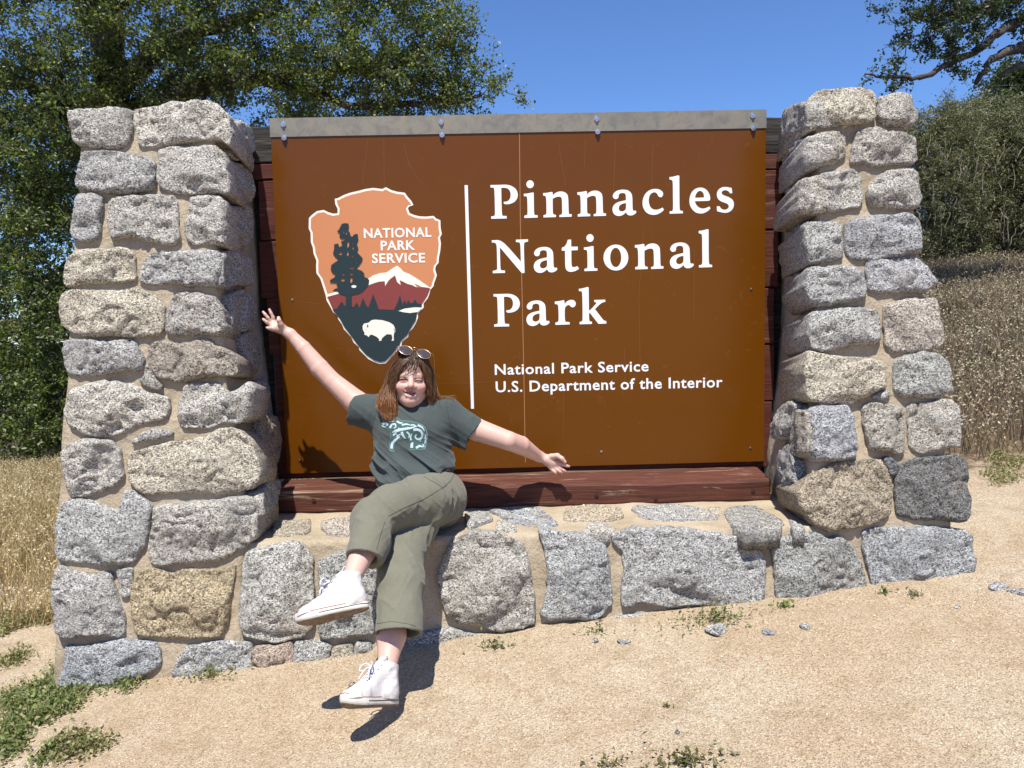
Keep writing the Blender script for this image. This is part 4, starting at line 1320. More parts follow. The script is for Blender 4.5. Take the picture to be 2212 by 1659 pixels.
# ---- big oak behind the left pillar
tb = at(215, 900, 9.3)
tb[2] = gz(tb[0], tb[1]) - .05
oak('oak_tree', 'big dense green oak with dark limbs spreading behind the left pillar and the sign', tb,
    [([tb, A(225, 600, 9.2), A(235, 330, 9.1), A(240, 150, 9.0), A(225, -40, 9.0)], .30, .15),
     ([A(240, 330, 9.1), A(150, 250, 8.8), A(60, 180, 8.5), A(-60, 160, 8.3)], .15, .05),
     ([A(240, 190, 9.0), A(330, 110, 8.9), A(470, 60, 8.9), A(600, 30, 9.0)], .15, .05),
     ([A(245, 260, 9.1), A(380, 210, 9.0), A(560, 170, 9.0), A(760, 150, 9.0), A(930, 130, 9.0)], .14, .035),
     ([A(560, 172, 9.0), A(720, 215, 9.0), A(880, 225, 9.0), A(1040, 205, 9.0)], .07, .02),
     ([A(225, 60, 9.0), A(150, -60, 8.8), A(60, -160, 8.6)], .12, .05),
     ([A(232, 20, 9.0), A(380, -120, 9.0), A(560, -170, 9.0)], .12, .05),
     ([A(225, 560, 9.2), A(150, 580, 8.6), A(85, 640, 8.1), A(40, 720, 7.8)], .14, .04),
     ([A(220, 700, 9.2), A(130, 780, 8.4), A(50, 850, 7.7)], .08, .03)],
    [(A(20, 380, 9.6), 1.2), (A(110, 560, 9.6), .9), (A(20, 640, 9.4), 1.1), (A(60, 800, 9.0), .9), (A(90, 940, 8.2), .7), (A(10, 900, 8.4), .8), (A(60, 330, 8.6), .9), (A(170, 420, 8.7), .6), (A(80, 40, 8.5), 1.35), (A(300, 40, 8.9), 1.35), (A(520, 55, 9.0), 1.25), (A(720, 60, 9.0), 1.25), (A(860, 95, 9.0), .95), (A(945, 160, 9.0), .75),
     (A(1045, 205, 9.0), .50), (A(985, 85, 9.0), .42), (A(760, 215, 9.0), .85), (A(560, 200, 9.0), .9), (A(380, 180, 8.9), .85), (A(60, 230, 8.3), 1.0), (A(195, 270, 8.6), .75),
     (A(60, 335, 8.1), .62), (A(110, 480, 8.0), .55), (A(25, 520, 8.0), .5), (A(120, 640, 7.9), .55), (A(35, 700, 7.8), .62), (A(105, 780, 7.8), .5), (A(40, 850, 7.7), .55),
     (A(105, 900, 7.6), .5), (A(20, 930, 7.6), .55), (A(75, 985, 7.5), .42), (A(-40, 800, 7.8), .8), (A(150, 720, 8.2), .5), (A(150, 860, 8.1), .5), (A(-30, 600, 8.1), .8), (A(60, 440, 8.2), .42), (A(130, 400, 8.2), .45), (A(880, 215, 9.0), .55), (A(620, -180, 9.0), 1.3), (A(300, -220, 9.0), 1.5), (A(20, -200, 8.7), 1.4), (A(840, -60, 9.2), .9)],
    21, per=96, dens=82, leaf=(.030, .054))

# ---- oak bough reaching in from the right
rb = np.array([7.6, 8.9, 0.0])
rb[2] = gz(rb[0], rb[1]) - .05
oak('oak_tree', 'oak with bare dark boughs reaching in over the right pillar from beyond the frame', rb,
    [([rb, rb + [0, 0, 1.4], A(2330, 120, 8.4), A(2300, -40, 8.3)], .26, .12),
     ([A(2330, 140, 8.4), A(2212, 100, 8.2), A(2172, 111, 8.1), A(2138, 133, 8.0), A(2108, 180, 8.0)], .075, .025),
     ([A(2325, 60, 8.4), A(2212, 40, 8.2), A(2160, 70, 8.0), A(2128, 97, 8.0), A(2065, 127, 7.9), A(2014, 160, 7.8), A(1970, 172, 7.8), A(1910, 166, 7.7), A(1868, 160, 7.7)], .065, .008),
     ([A(2310, 20, 8.4), A(2200, -10, 8.2), A(2080, 20, 8.0), A(1990, 40, 7.9)], .06, .012),
     ([A(2310, 150, 8.4), A(2212, 140, 8.3), A(2160, 165, 8.2)], .05, .02)],
    [(A(2010, 30, 7.9), .42), (A(2060, 70, 7.9), .38), (A(1985, 85, 7.9), .30), (A(2120, 30, 8.0), .45), (A(2040, 110, 7.9), .26), (A(2190, -20, 8.2), .5), (A(1900, 155, 7.7), (.24, .2, .13)),
     (A(1960, 165, 7.8), (.2, .2, .12)), (A(2090, 150, 7.9), .22), (A(2180, 50, 8.1), .25), (A(1980, -40, 7.9), .5), (A(2100, -90, 8.2), .7)],
    33, per=60, dens=150, leaf=(.026, .048), crad=.15, pal=[(.040, .064, .022), (.056, .082, .032), (.030, .048, .020), (.085, .11, .05)])

# ---- far oak and brush on the right slope
def gbase(px_, y):
    p = at(px_, 600, y)
    p[2] = gz(p[0], p[1]) - .03
    return p
b_ = gbase(2215, 15.5)
oak('oak_tree', 'hazy grey green oak farther up the right slope behind the brush', b_,
    [([b_, b_ + [0, 0, 1.5], A(2205, 250, 15.5)], .2, .08)],
    [(A(2195, 200, 15.5), .75), (A(2140, 245, 15.3), .6), (A(2250, 170, 15.5), 1.0), (A(2080, 275, 15.0), .55), (A(2190, 290, 15.2), .9), (A(2030, 300, 15.0), .45)],
    35, per=80, dens=120, leaf=(.05, .085), crad=.26, pal=[(.050, .072, .030), (.068, .090, .042), (.038, .054, .026)])
BR = [(.15, .16, .08), (.185, .19, .105), (.11, .12, .06), (.26, .245, .165)]
for k, (pxc, y, lob, lab) in enumerate([
    (2035, 10.6, [(2000, 330, .55), (2040, 420, .65), (1995, 500, .5), (2060, 520, .5), (2055, 300, .5)], 'wispy grey green brush close beside the right pillar'),
    (2120, 11.4, [(2110, 300, .55), (2130, 390, .7), (2100, 480, .6), (2150, 510, .55)], 'middle clump of tall olive brush on the grassy slope'),
    (2205, 10.8, [(2200, 350, .65), (2230, 430, .7), (2185, 490, .6), (2215, 300, .55)], 'brush with dark bare stems at the right edge of the picture')]):
    b_ = gbase(pxc, y)
    oak('shrub', lab, b_, [([b_, A(pxc, 520, y), A(pxc + 4, 420, y)], .05, .02)] + [([b_, A(pxc + dx, 480, y), A(pxc + dx * 1.8, 330, y)], .03, .01) for dx in (-22, 20, 8)],
        [(A(a, c, y), (r, r * .8, r * 1.15)) for a, c, r in lob], 40 + k, per=150, dens=260, leaf=(.03, .065), crad=.26, pal=BR, wid=.26, bark=M_TWIG, leafmat=M_SHRUBLEAF, twr=.007, group='brush on the right slope')

# ---- grasses
def grass(name, label, XY, hlo, hhi, pal, seed, parent=None, lean=.22, wdt=.0022, heads=.45, kind='stuff', cat=None, headcol=(.62, .52, .33), headlen=.022):
    rng = np.random.default_rng(seed)
    n = len(XY)
    z = ground(XY[:, 0], XY[:, 1])
    B = np.c_[XY, z - .01]
    H = rng.uniform(hlo, hhi, (n, 1)) * (.75 + .35 * (vnoise(np.c_[XY, np.zeros(n)], 1.7, seed)[:, None] * .5 + .5))
    ld = unit(np.c_[rng.normal(size=(n, 2)), np.zeros(n)])
    ln = H * lean * rng.uniform(.2, 2.0, (n, 1))
    mid = B + [0, 0, 1] * H * .55 + ld * ln * .3
    tip = B + [0, 0, 1] * H + ld * ln
    an = rng.uniform(0, math.pi, n)
    sd_ = np.c_[np.cos(an), np.sin(an), np.zeros(n)] * wdt * rng.uniform(.7, 1.5, (n, 1)) * np.clip(XY[:, 1:] / 4.2, .8, 2.6)
    V = np.stack([B - sd_, B + sd_, mid - sd_ * .8, mid + sd_ * .8, tip], 1)
    i = np.arange(n)[:, None] * 5
    F = np.concatenate([i + [0, 1, 3], i + [0, 3, 2], i + [2, 3, 4]], 1).reshape(-1, 3)
    pal = np.array(pal)
    col = pal[rng.integers(0, len(pal), n)] * rng.uniform(.7, 1.25, (n, 1))
    V = V.reshape(-1, 3)
    C = np.repeat(col, 5, 0)
    if heads:
        k = np.where(rng.uniform(size=n) < heads)[0]
        k = np.repeat(k, 3)
        m_ = len(k)
        u = rng.uniform(.72, 1.02, (m_, 1))
        P = mid[k] + (tip[k] - mid[k]) * u + rng.normal(size=(m_, 3)) * .008
        dn = unit(ld[k] * .8 + rng.normal(size=(m_, 3)) * .5 + [0, 0, -.3])
        L = headlen * rng.uniform(.6, 1.3, (m_, 1))
        s2 = unit(np.cross(dn, rng.normal(size=(m_, 3)))) * L * .2
        V2 = np.stack([P, P + dn * L * .45 + s2, P + dn * L, P + dn * L * .45 - s2], 1).reshape(-1, 3)
        i = np.arange(m_)[:, None] * 4 + len(V)
        F = np.vstack([F, np.concatenate([i + [0, 1, 2], i + [0, 2, 3]], 1).reshape(-1, 3)])
        V = np.vstack([V, V2])
        C = np.vstack([C, np.repeat(np.array(headcol) * rng.uniform(.7, 1.3, (m_, 1)), 4, 0)])
    o = mesh_obj(name, V, F, M_GRASS if heads else M_WEED, smooth=False)
    set_tint(o, C)
    if parent:
        adopt(o, parent)
    else:
        tag(o, label, cat or 'grass')
    if kind:
        o['kind'] = kind
    return o

DRY = [(.23, .175, .12), (.17, .13, .09), (.28, .225, .165), (.125, .09, .068), (.21, .125, .09), (.14, .135, .08)]
def scatter(n, x0, x1, y0, y1, seed, front=None):
    rng = np.random.default_rng(seed)
    P = np.c_[rng.uniform(x0, x1, n), y0 + (y1 - y0) * rng.uniform(0, 1, n) ** 1.25]
    if front is not None:
        nn_ = vnoise(np.c_[P, np.zeros(n)], 2.2, seed) * .35
        P = P[P[:, 1] + nn_ + .5 * rng.normal(size=len(P)) > front(P[:, 0])]
    return P
grass('dry_grass', 'tall dry golden grass on the slope right of the stone pillar', scatter(105000, 1.55, 8.8, 3.9, 11.5, 5, lambda x: 4.5 + 0 * x), .10, .33, DRY, 61, headcol=(.46, .39, .28), headlen=.02, wdt=.0022, lean=.5)
grass('dry_grass', 'dry straw coloured wild oats left of the stone pillar', scatter(70000, -5.6, -1.35, 3.2, 8.0, 6, lambda x: 3.55 + 0 * x), .08, .26, [(.46, .34, .18), (.38, .28, .14), (.52, .41, .24), (.26, .19, .10)], 62, headcol=(.60, .50, .33), lean=.55, headlen=.015, heads=.35, wdt=.0017)

rng = np.random.default_rng(66)
pt = []
for k in range(170):
    q = at(rng.uniform(1990, 2230), rng.uniform(330, 540), rng.uniform(9.9, 11.2))
    pt.append((wob(q, q + np.array([rng.normal() * .10, rng.normal() * .08, rng.uniform(.15, .5)]), 5, .1, rng), np.linspace(.0055, .002, 5)))
bt = tubes('bare_twigs', pt, M_PALETWIG, None, 4)
tag(bt, 'pale bare twigs sticking up through the brush on the right slope', 'twigs')
bt['kind'] = 'stuff'

def weed_points(polys, n, seed):
    """ground points under photo outlines"""
    rng = np.random.default_rng(seed)
    out = []
    for poly, m_, dense in polys:
        P = np.array(poly, float)
        lo, hi = P.min(0), P.max(0)
        q = rng.uniform(lo, hi, (m_ * 6, 2))
        d = segdist(P, q)
        ok = inside(P, q)
        nn_ = fbm(np.c_[q * .02, np.zeros(len(q))], 1.6, 3, seed)
        ok &= (np.clip(d / 22, 0, 1) * .7 + nn_ * .5 > .32 - dense)
        q = q[ok][:m_]
        for a, b in q:
            y = 3.0
            for _ in range(6):
                p = at(a, b, y)
                d_ = ray(a, b)
                g_ = gz(p[0], p[1])
                y = y + (g_ - p[2]) / (d_[2] / d_[1])
            out.append(at(a, b, y)[:2])
    return np.array(out)

GREEN = [(.15, .195, .055), (.21, .24, .085), (.11, .145, .045), (.27, .25, .12), (.28, .22, .125)]
WP = weed_points([
    ([(0, 1490), (60, 1470), (130, 1435), (200, 1470), (262, 1440), (350, 1440), (400, 1445), (280, 1500), (220, 1500), (200, 1530), (120, 1565), (50, 1590), (0, 1605)], 620, -.10),
    ([(60, 1659), (90, 1620), (150, 1590), (205, 1560), (222, 1580), (270, 1590), (230, 1630), (150, 1659)], 200, -.14),
    ([(0, 1590), (60, 1585), (40, 1640), (0, 1659)], 140, .0),
    ([(0, 1330), (60, 1318), (118, 1300), (118, 1345), (60, 1362), (0, 1382)], 260, -.05),
    ([(0, 1420), (40, 1410), (80, 1385), (110, 1395), (60, 1440), (0, 1450)], 90, -.05),
    ([(2100, 1000), (2140, 965), (2212, 940), (2212, 1050), (2160, 1052), (2105, 1040)], 170, -.1),
], 0, 71)
rng = np.random.default_rng(72)
m_ = 5
C = np.repeat(WP, m_, 0) + rng.normal(size=(len(WP) * m_, 2)) * .022
C = np.c_[C, ground(C[:, 0], C[:, 1]) + np.abs(rng.normal(size=len(C))) * .014 + .004]
pal = np.array(GREEN)
dryc = np.repeat((vnoise(np.c_[WP, np.zeros(len(WP))], 2.5, 9) > .15) | (WP[:, 1] > 3.0), m_)
ci = rng.integers(0, 3, len(C))
ci = np.where((dryc & (rng.uniform(size=len(C)) < .7)) | (rng.uniform(size=len(C)) < .15), 3 + rng.integers(0, 2, len(C)), ci)
o = leaves('weed_cover', C, None, M_WEED, .010, .022, .55, pal[ci] * rng.uniform(.7, 1.3, (len(C), 1)), rng, up=1.0)
tag(o, 'low green and browning weeds creeping over the sandy ground', 'weeds')
o['kind'] = 'stuff'
k = rng.choice(len(WP), min(len(WP), 900), replace=False)
grass('short_grass', 'short green grass blades among the weeds by the left pillar foot', WP[k] + rng.normal(size=(len(k), 2)) * .02, .03, .09, GREEN[:4], 73, heads=0, wdt=.0016, lean=.6)

def ground_at(a, b):
    y = 2.5
    for _ in range(8):
        p = at(a, b, y)
        d_ = ray(a, b)
        y = y + (gz(p[0], p[1]) - p[2]) / (d_[2] / d_[1])
    p = at(a, b, y)
    return np.array([p[0], p[1], gz(p[0], p[1])])

def tuft(a, b, label, n, h, spread, seed, leafy=0, cat='weed', pal=None, name='weed_tuft'):
    c = ground_at(a, b)
    c[1] -= .01
    rng = np.random.default_rng(seed)
    T = empty(name, label, cat, tuple(c))
    XY = c[:2] + rng.normal(size=(n, 2)) * spread * .5
    if n:
        grass('blades', '', XY, h * .5, h, pal or GREEN[:4], seed, parent=T, lean=.7, wdt=.0020, heads=0)
    if leafy:
        ang = rng.uniform(0, 6.28, leafy)
        rr = np.abs(rng.normal(size=leafy)) * spread
        P = np.c_[c[0] + rr * np.cos(ang) * 1.3, c[1] + rr * np.sin(ang) * .6, np.zeros(leafy)]
        P[:, 2] = ground(P[:, 0], P[:, 1]) + np.abs(rng.normal(size=leafy)) * h * .45 + .004
        pl = np.array(pal or GREEN)
        lv = leaves('foliage', P, T, M_WEED, .010, .021, .5, pl[rng.integers(0, len(pl), leafy)] * rng.uniform(.7, 1.2, (leafy, 1)), rng, up=.8)
        lv['kind'] = 'stuff'
    return T
tuft(338, 1432, 'tall green grass tuft against the lowest stone of the left pillar', 34, .17, .05, 81, 60, 'grass tuft', [(.13, .16, .05), (.17, .19, .07), (.09, .13, .035)], 'grass_tuft')
tuft(455, 1462, 'green weed at the foot of the pale low stone right of the left pillar', 22, .05, .055, 82, 110)
tuft(1545, 1340, 'widest green weed spilling from under the longest ledge stone', 16, .06, .085, 83, 260)
tuft(1068, 1398, 'dark green weed below the rounded stone beside the trousers', 10, .05, .035, 84, 90)
tuft(1290, 1362, 'thin weed under the narrow upright ledge stone', 10, .06, .025, 85, 36)
tuft(1690, 1310, 'bright green sprig between the two rightmost ledge stones', 6, .03, .028, 86, 50, 'weed', [(.12, .19, .04), (.16, .23, .06)])
tuft(1908, 1280, 'small bright rosette before the right pillar base', 0, .025, .020, 87, 34, 'weed', [(.12, .2, .05), (.09, .15, .04)])
tuft(1970, 1284, 'small dull rosette farthest right before the pillar base', 0, .022, .020, 88, 30, 'weed', [(.12, .14, .06), (.16, .15, .08)])
tuft(1475, 1646, 'browning weed patch at the bottom edge of the picture', 10, .03, .06, 89, 170, 'weed', [(.13, .14, .05), (.2, .17, .09), (.10, .11, .04)])
tuft(1310, 1652, 'sparse weed left of the browning patch at the bottom edge', 4, .02, .05, 90, 40, 'weed', [(.13, .14, .05), (.2, .17, .09)])
tuft(1438, 1525, 'lone tiny green sprig on the open sand', 0, .015, .010, 91, 12)

# ---- loose rocks and gravel
def rock(a, b, r, label, seed, tint=(1, 1, 1), squash=.5):
    c = ground_at(a, b)
    bm = bmesh.new()
    bmesh.ops.create_icosphere(bm, subdivisions=3, radius=1)
    V = np.array([v.co[:] for v in bm.verts])
    F = [tuple(v.index for v in f.verts) for f in bm.faces]
    bm.free()
    rng = np.random.default_rng(seed)
    V = V * [r * rng.uniform(.95, 1.35), r * rng.uniform(.6, .9), r * squash]
    for _ in range(7):
        n_ = unit(rng.normal(size=3))
        d = (V @ n_) - r * rng.uniform(.35, .6)
        V = V - np.clip(d, 0, None)[:, None] * n_
    V += fbm(V + seed, 60, 3, seed)[:, None] * r * .07
    an = rng.uniform(0, 6.28)
    V[:, :2] = V[:, :2] @ np.array([[math.cos(an), -math.sin(an)], [math.sin(an), math.cos(an)]])
    o = mesh_obj('rock', list(map(tuple, V)), F, M_STONE, smooth=False)
    o.location = (c[0], c[1], c[2] + r * squash * .18)
    o.color = (*tint, .3)
    tag(o, label, 'rock')
rock(1556, 1364, .045, 'largest loose grey rock on the sand below the long ledge stone', 1)
rock(1660, 1370, .026, 'dark grey pebble rock right of the largest loose rock', 2, (.75, .76, .8))
rock(1738, 1356, .026, 'small pointed rock on the sand, rightmost of the row of three', 3)
rock(1346, 1388, .022, 'pale rounded chip of rock under the narrow ledge stone', 4)
rock(1288, 1386, .016, 'tiny pale stone beside the thin weed', 5)
rock(2160, 1267, .045, 'flat half buried grey rock right of the right pillar base', 6, squash=.22)
rock(2205, 1282, .04, 'flat pale rock cut by the right edge of the picture', 7, squash=.25)
rock(2070, 1312, .018, 'little bluish stone in front of the right pillar', 8, BLUE, .3)
rock(1463, 1583, .012, 'single dark pebble on the foreground sand', 9, (.6, .6, .62))

rng = np.random.default_rng(95)
n = 26000
G = np.c_[rng.uniform(-1.9, 2.5, n), 1.55 + 2.2 * rng.uniform(0, 1, n) ** 1.4]
r = .0011 + .0026 * rng.uniform(0, 1, n) ** 5
zc = ground(G[:, 0], G[:, 1])
O6 = np.array([(1, 0, 0), (-1, 0, 0), (0, 1, 0), (0, -1, 0), (0, 0, 1), (0, 0, -1)], float)
F6 = np.array([(0, 2, 4), (2, 1, 4), (1, 3, 4), (3, 0, 4), (2, 0, 5), (1, 2, 5), (3, 1, 5), (0, 3, 5)])
J = O6[None] * rng.uniform(.6, 1.4, (n, 6, 1)) + rng.normal(size=(n, 6, 3)) * .2
q = rng.uniform(0, 6.28, n)
cs, sn = np.cos(q)[:, None], np.sin(q)[:, None]
J = np.stack([J[..., 0] * cs - J[..., 1] * sn, J[..., 0] * sn + J[..., 1] * cs, J[..., 2] * .7], -1)
V = np.c_[G, zc + r * .35][:, None] + J * r[:, None, None]
F = (np.arange(n)[:, None, None] * 6 + F6[None]).reshape(-1, 3)
M_GRAVEL = NT('gravel_grains')
M_GRAVEL.inp('Base Color', M_GRAVEL.attr('tint')).inp('Roughness', .8)
gv = mesh_obj('gravel', V.reshape(-1, 3), F, M_GRAVEL.m, smooth=False)
gp = np.array([(.62, .54, .42), (.50, .40, .28), (.72, .68, .6), (.36, .30, .24), (.66, .50, .34)])
set_tint(gv, np.repeat(gp[rng.integers(0, 5, n)] * rng.uniform(.8, 1.15, (n, 1)), 6, 0))
tag(gv, 'fine loose gravel grains scattered over the sandy ground', 'gravel')
gv['kind'] = 'stuff'
# ================================================================== PERSON ON THE LEDGE
class Field:
    """signed distance field on a regular grid, meshed with surface nets"""
    def __init__(s, lo, hi, h):
        s.lo = np.array(lo, float)
        s.h = h
        s.n = np.ceil((np.array(hi) - s.lo) / h).astype(int) + 1
        s.F = np.full(s.n, .2, np.float32)
    def box(s, lo, hi):
        a = np.clip(np.floor((np.array(lo) - s.lo) / s.h).astype(int), 0, s.n)
        b = np.clip(np.ceil((np.array(hi) - s.lo) / s.h).astype(int) + 1, 0, s.n)
        return a, b
    def pts(s, a, b):
        g = [s.lo[i] + np.arange(a[i], b[i]) * s.h for i in range(3)]
        return np.stack(np.meshgrid(*g, indexing='ij'), -1)
    def op(s, fn, lo, hi, k=.01, sub=False, pad=None):
        pad = (k + 4 * s.h) if pad is None else pad
        a, b = s.box(np.array(lo) - pad, np.array(hi) + pad)
        if (b <= a).any():
            return s
        d = fn(s.pts(a, b)).astype(np.float32)
        sl = tuple(slice(a[i], b[i]) for i in range(3))
        f = s.F[sl]
        if sub:
            d = -d
            hh = np.clip(.5 - .5 * (d - f) / k, 0, 1)
            s.F[sl] = f * hh + d * (1 - hh) + k * hh * (1 - hh) if False else np.maximum(f, d) + (np.maximum(k - np.abs(f - d), 0) ** 2) / (4 * k)
        else:
            s.F[sl] = np.minimum(f, d) - (np.maximum(k - np.abs(f - d), 0) ** 2) / (4 * k)
        return s
    def cone(s, a, b, ra, rb, k=.01, sub=False):
        a, b = np.array(a, float), np.array(b, float)
        ab = b - a
        L2 = ab @ ab + 1e-12
        def fn(p):
            t_ = np.clip(((p - a) @ ab) / L2, 0, 1)
            return np.linalg.norm(p - a - t_[..., None] * ab, axis=-1) - (ra + (rb - ra) * t_)
        r = max(ra, rb)
        return s.op(fn, np.minimum(a, b) - r, np.maximum(a, b) + r, k, sub)
    def chain(s, P, rad, k=.01):
        for i in range(len(P) - 1):
            s.cone(P[i], P[i + 1], rad[i], rad[i + 1], k)
        return s
    def ell(s, c, r, k=.01, rot=None, sub=False):
        c, r = np.array(c, float), np.array(r, float)
        M = np.eye(3) if rot is None else np.array(rot)          # rows = local axes in world
        def fn(p):
            q = (p - c) @ M.T
            k0 = np.linalg.norm(q / r, axis=-1)
            k1 = np.linalg.norm(q / (r * r), axis=-1) + 1e-9
            return np.where(k0 < 1e-4, -r.min(), k0 * (k0 - 1) / k1)
        e = np.sqrt(((M * r[:, None]) ** 2).sum(0))
        return s.op(fn, c - e, c + e, k, sub)
    def plane(s, p0, n, lo=None, hi=None):
        """keep the side against the normal"""
        n = np.array(n, float) / np.linalg.norm(n)
        a, b = (np.zeros(3, int), s.n) if lo is None else s.box(lo, hi)
        sl = tuple(slice(a[i], b[i]) for i in range(3))
        d = ((s.pts(a, b) - np.array(p0)) @ n).astype(np.float32)
        s.F[sl] = np.maximum(s.F[sl], d)
        return s
    def displace(s, fn, band=.02):
        i = np.argwhere(np.abs(s.F) < band)
        p = s.lo + i * s.h
        s.F[tuple(i.T)] += fn(p).astype(np.float32)
        return s
    def mesh(s):
        F = s.F
        S = F < 0
        c = np.zeros(np.array(F.shape) - 1, np.uint8)
        for dx in (0, 1):
            for dy in (0, 1):
                for dz in (0, 1):
                    c += S[dx:F.shape[0] - 1 + dx, dy:F.shape[1] - 1 + dy, dz:F.shape[2] - 1 + dz]
        act = np.argwhere((c > 0) & (c < 8))
        vid = np.full(c.shape, -1, np.int32)
        vid[tuple(act.T)] = np.arange(len(act))
        acc = np.zeros((len(act), 3))
        cnt = np.zeros(len(act))
        cs = [np.array(q) for q in ((0, 0, 0), (1, 0, 0), (0, 1, 0), (1, 1, 0), (0, 0, 1), (1, 0, 1), (0, 1, 1), (1, 1, 1))]
        vals = [F[tuple((act + q).T)].astype(float) for q in cs]
        for i in range(8):
            for j in range(i + 1, 8):
                if np.abs(cs[i] - cs[j]).sum() == 1:
                    m_ = (vals[i] < 0) != (vals[j] < 0)
                    t_ = vals[i] / (vals[i] - vals[j] + 1e-12)
                    pt = cs[i] + (cs[j] - cs[i]) * t_[:, None]
                    acc[m_] += pt[m_]
                    cnt[m_] += 1
        V = s.lo + (act + acc / cnt[:, None]) * s.h
        Q = []
        for ax in range(3):
            o1, o2 = (ax + 1) % 3, (ax + 2) % 3
            sl0 = [slice(None)] * 3
            sl1 = [slice(None)] * 3
            sl0[ax] = slice(0, -1)
            sl1[ax] = slice(1, None)
            e = np.argwhere(S[tuple(sl0)] != S[tuple(sl1)])
            e = e[(e[:, o1] > 0) & (e[:, o2] > 0) & (e[:, o1] < c.shape[o1]) & (e[:, o2] < c.shape[o2]) & (e[:, ax] < c.shape[ax])]
            fl = S[tuple(e.T)]
            def cell(d1, d2):
                q = e.copy()
                q[:, o1] -= d1
                q[:, o2] -= d2
                return vid[tuple(q.T)]
            a_, b_, c_, d_ = cell(1, 1), cell(0, 1), cell(0, 0), cell(1, 0)
            q = np.stack([a_, b_, c_, d_], 1)
            q[~fl] = q[~fl][:, ::-1]
            Q.append(q)
        Q = np.vstack(Q)
        return V, Q[(Q >= 0).all(1)]

def relax(V, Q, it=2, w_=.5):
    e = np.vstack([Q[:, [0, 1]], Q[:, [1, 2]], Q[:, [2, 3]], Q[:, [3, 0]]])
    for _ in range(it):
        acc = np.zeros_like(V)
        n = np.zeros(len(V))
        for a, b in ((0, 1), (1, 0)):
            for k in range(3):
                acc[:, k] += np.bincount(e[:, a], V[e[:, b], k], len(V))
            n += np.bincount(e[:, a], minlength=len(V))
        V = V * (1 - w_) + w_ * acc / np.maximum(n, 1)[:, None]
    return V

PB = ground_at(880, 1420)
PERSON = empty('person', 'smiling person in green t-shirt and olive trousers sitting on the ledge with arms outstretched', 'person', (float(at(930, 1100, 2.85)[0]), 2.85, LT))

# ---- joints
R_SH, R_EL, R_WR = at(812, 893, 2.985), at(717, 823, 3.02), at(627, 722, 3.045)
L_SH, L_EL, L_WR = at(972, 905, 2.985), at(1098, 952, 2.945), at(1164, 986, 3.075)
R_SLV, L_SLV = at(769, 883, 3.0), at(1020, 935, 2.97)
NECK = at(896, 892, 2.975)
L_HIP, L_KN, L_AN = at(950, 1078, 2.83), at(806, 1118, 2.47), at(757, 1256, 2.23)
R_HIP, R_KN, R_AN = at(890, 1090, 2.83), at(868, 1190, 2.49), at(835, 1452, 2.19)

# ---- head frame
EYEM = at(887.7, 822, 2.865)
zc_ = unit(CAMP - EYEM)
xh = unit(np.cross((0, 0, 1.0), zc_))
xh = unit(xh)
yh = np.cross(zc_, xh)
pit = R(4)
zh = zc_ * math.cos(pit) + yh * math.sin(pit)
yh = yh * math.cos(pit) - zc_ * math.sin(pit)
rol = R(-3.5)
xr = xh * math.cos(rol) + yh * math.sin(rol)
yr = yh * math.cos(rol) - xh * math.sin(rol)
xh, yh = xr, yr
HO = EYEM - zh * .072
HM = np.array([xh, yh, zh])
def H_(x, y, z):
    return HO + x * xh + y * yh + z * zh
def toH(p):
    return (p - HO) @ HM.T

# ---- body: one surface
B = Field((-1.06, 2.02, EYE - 1.14), (.34, 3.16, EYE + .10), .0031)
B.ell(H_(0, .030, -.018), (.071, .082, .090), .01, HM)
B.ell(H_(0, -.032, .022), (.056, .070, .055), .03, HM)
for sgn in (-1, 1):
    B.cone(H_(sgn * .042, -.046, .004), H_(sgn * .009, -.080, .048), .021, .017, .02)
    B.ell(H_(sgn * .034, -.024, .058), (.024, .020, .022), .016, HM)
    B.ell(H_(sgn * .073, -.018, -.008), (.009, .027, .017), .008, HM)
B.ell(H_(0, -.077, .056), (.020, .017, .021), .016, HM)
B.cone(H_(-.032, .016, .069), H_(.032, .016, .069), .012, .012, .012)
for sgn in (-1, 1):
    B.ell(H_(sgn * .029, .001, .087), (.017, .0085, .012), .010, HM, sub=True)
    B.ell(H_(sgn * .029, .0035, .0705), (.0155, .0060, .0105), .004, HM)
    B.ell(H_(sgn * .029, -.0050, .0705), (.0150, .0052, .0100), .004, HM)
    B.cone(H_(sgn * .017, -.022, .077), H_(sgn * .036, -.045, .062), .0045, .004, .008, sub=False)
B.chain([H_(0, .010, .075), H_(0, -.010, .086), H_(0, -.021, .094)], [.0075, .0095, .0125], .008)
for sgn in (-1, 1):
    B.ell(H_(sgn * .0130, -.026, .084), (.0085, .0075, .009), .006, HM)
# lips and open smile
B.chain([H_(-.029, -.040, .064), H_(-.015, -.046, .077), H_(0, -.047, .081), H_(.015, -.047, .077), H_(.028, -.043, .064)], [.0028, .004, .0042, .004, .0028], .005)
B.chain([H_(-.027, -.043, .064), H_(-.015, -.058, .075), H_(0, -.063, .079), H_(.015, -.060, .075), H_(.027, -.046, .064)], [.0028, .0052, .0058, .0052, .0028], .005)
B.ell(H_(0, -.0535, .086), (.0165, .0040, .010), .003, HM, sub=True)
for sgn in (-1, 1):
    B.ell(H_(sgn * .016, -.0490, .082), (.0105, .0035, .010), .003, HM, sub=True)
# neck, trunk (under the clothes)
B.cone(H_(0, -.055, -.030), NECK, .050, .052, .02)
B.cone(NECK, at(893, 915, 2.98), .055, .06, .03)
B.cone(R_SH, L_SH, .045, .045, .02)
B.ell(at(890, 935, 2.955), (.125, .085, .12), .03)
B.ell(at(905, 1000, 2.91), (.125, .09, .12), .04)
B.ell(at(925, 1068, 2.86), (.145, .11, .085), .04)
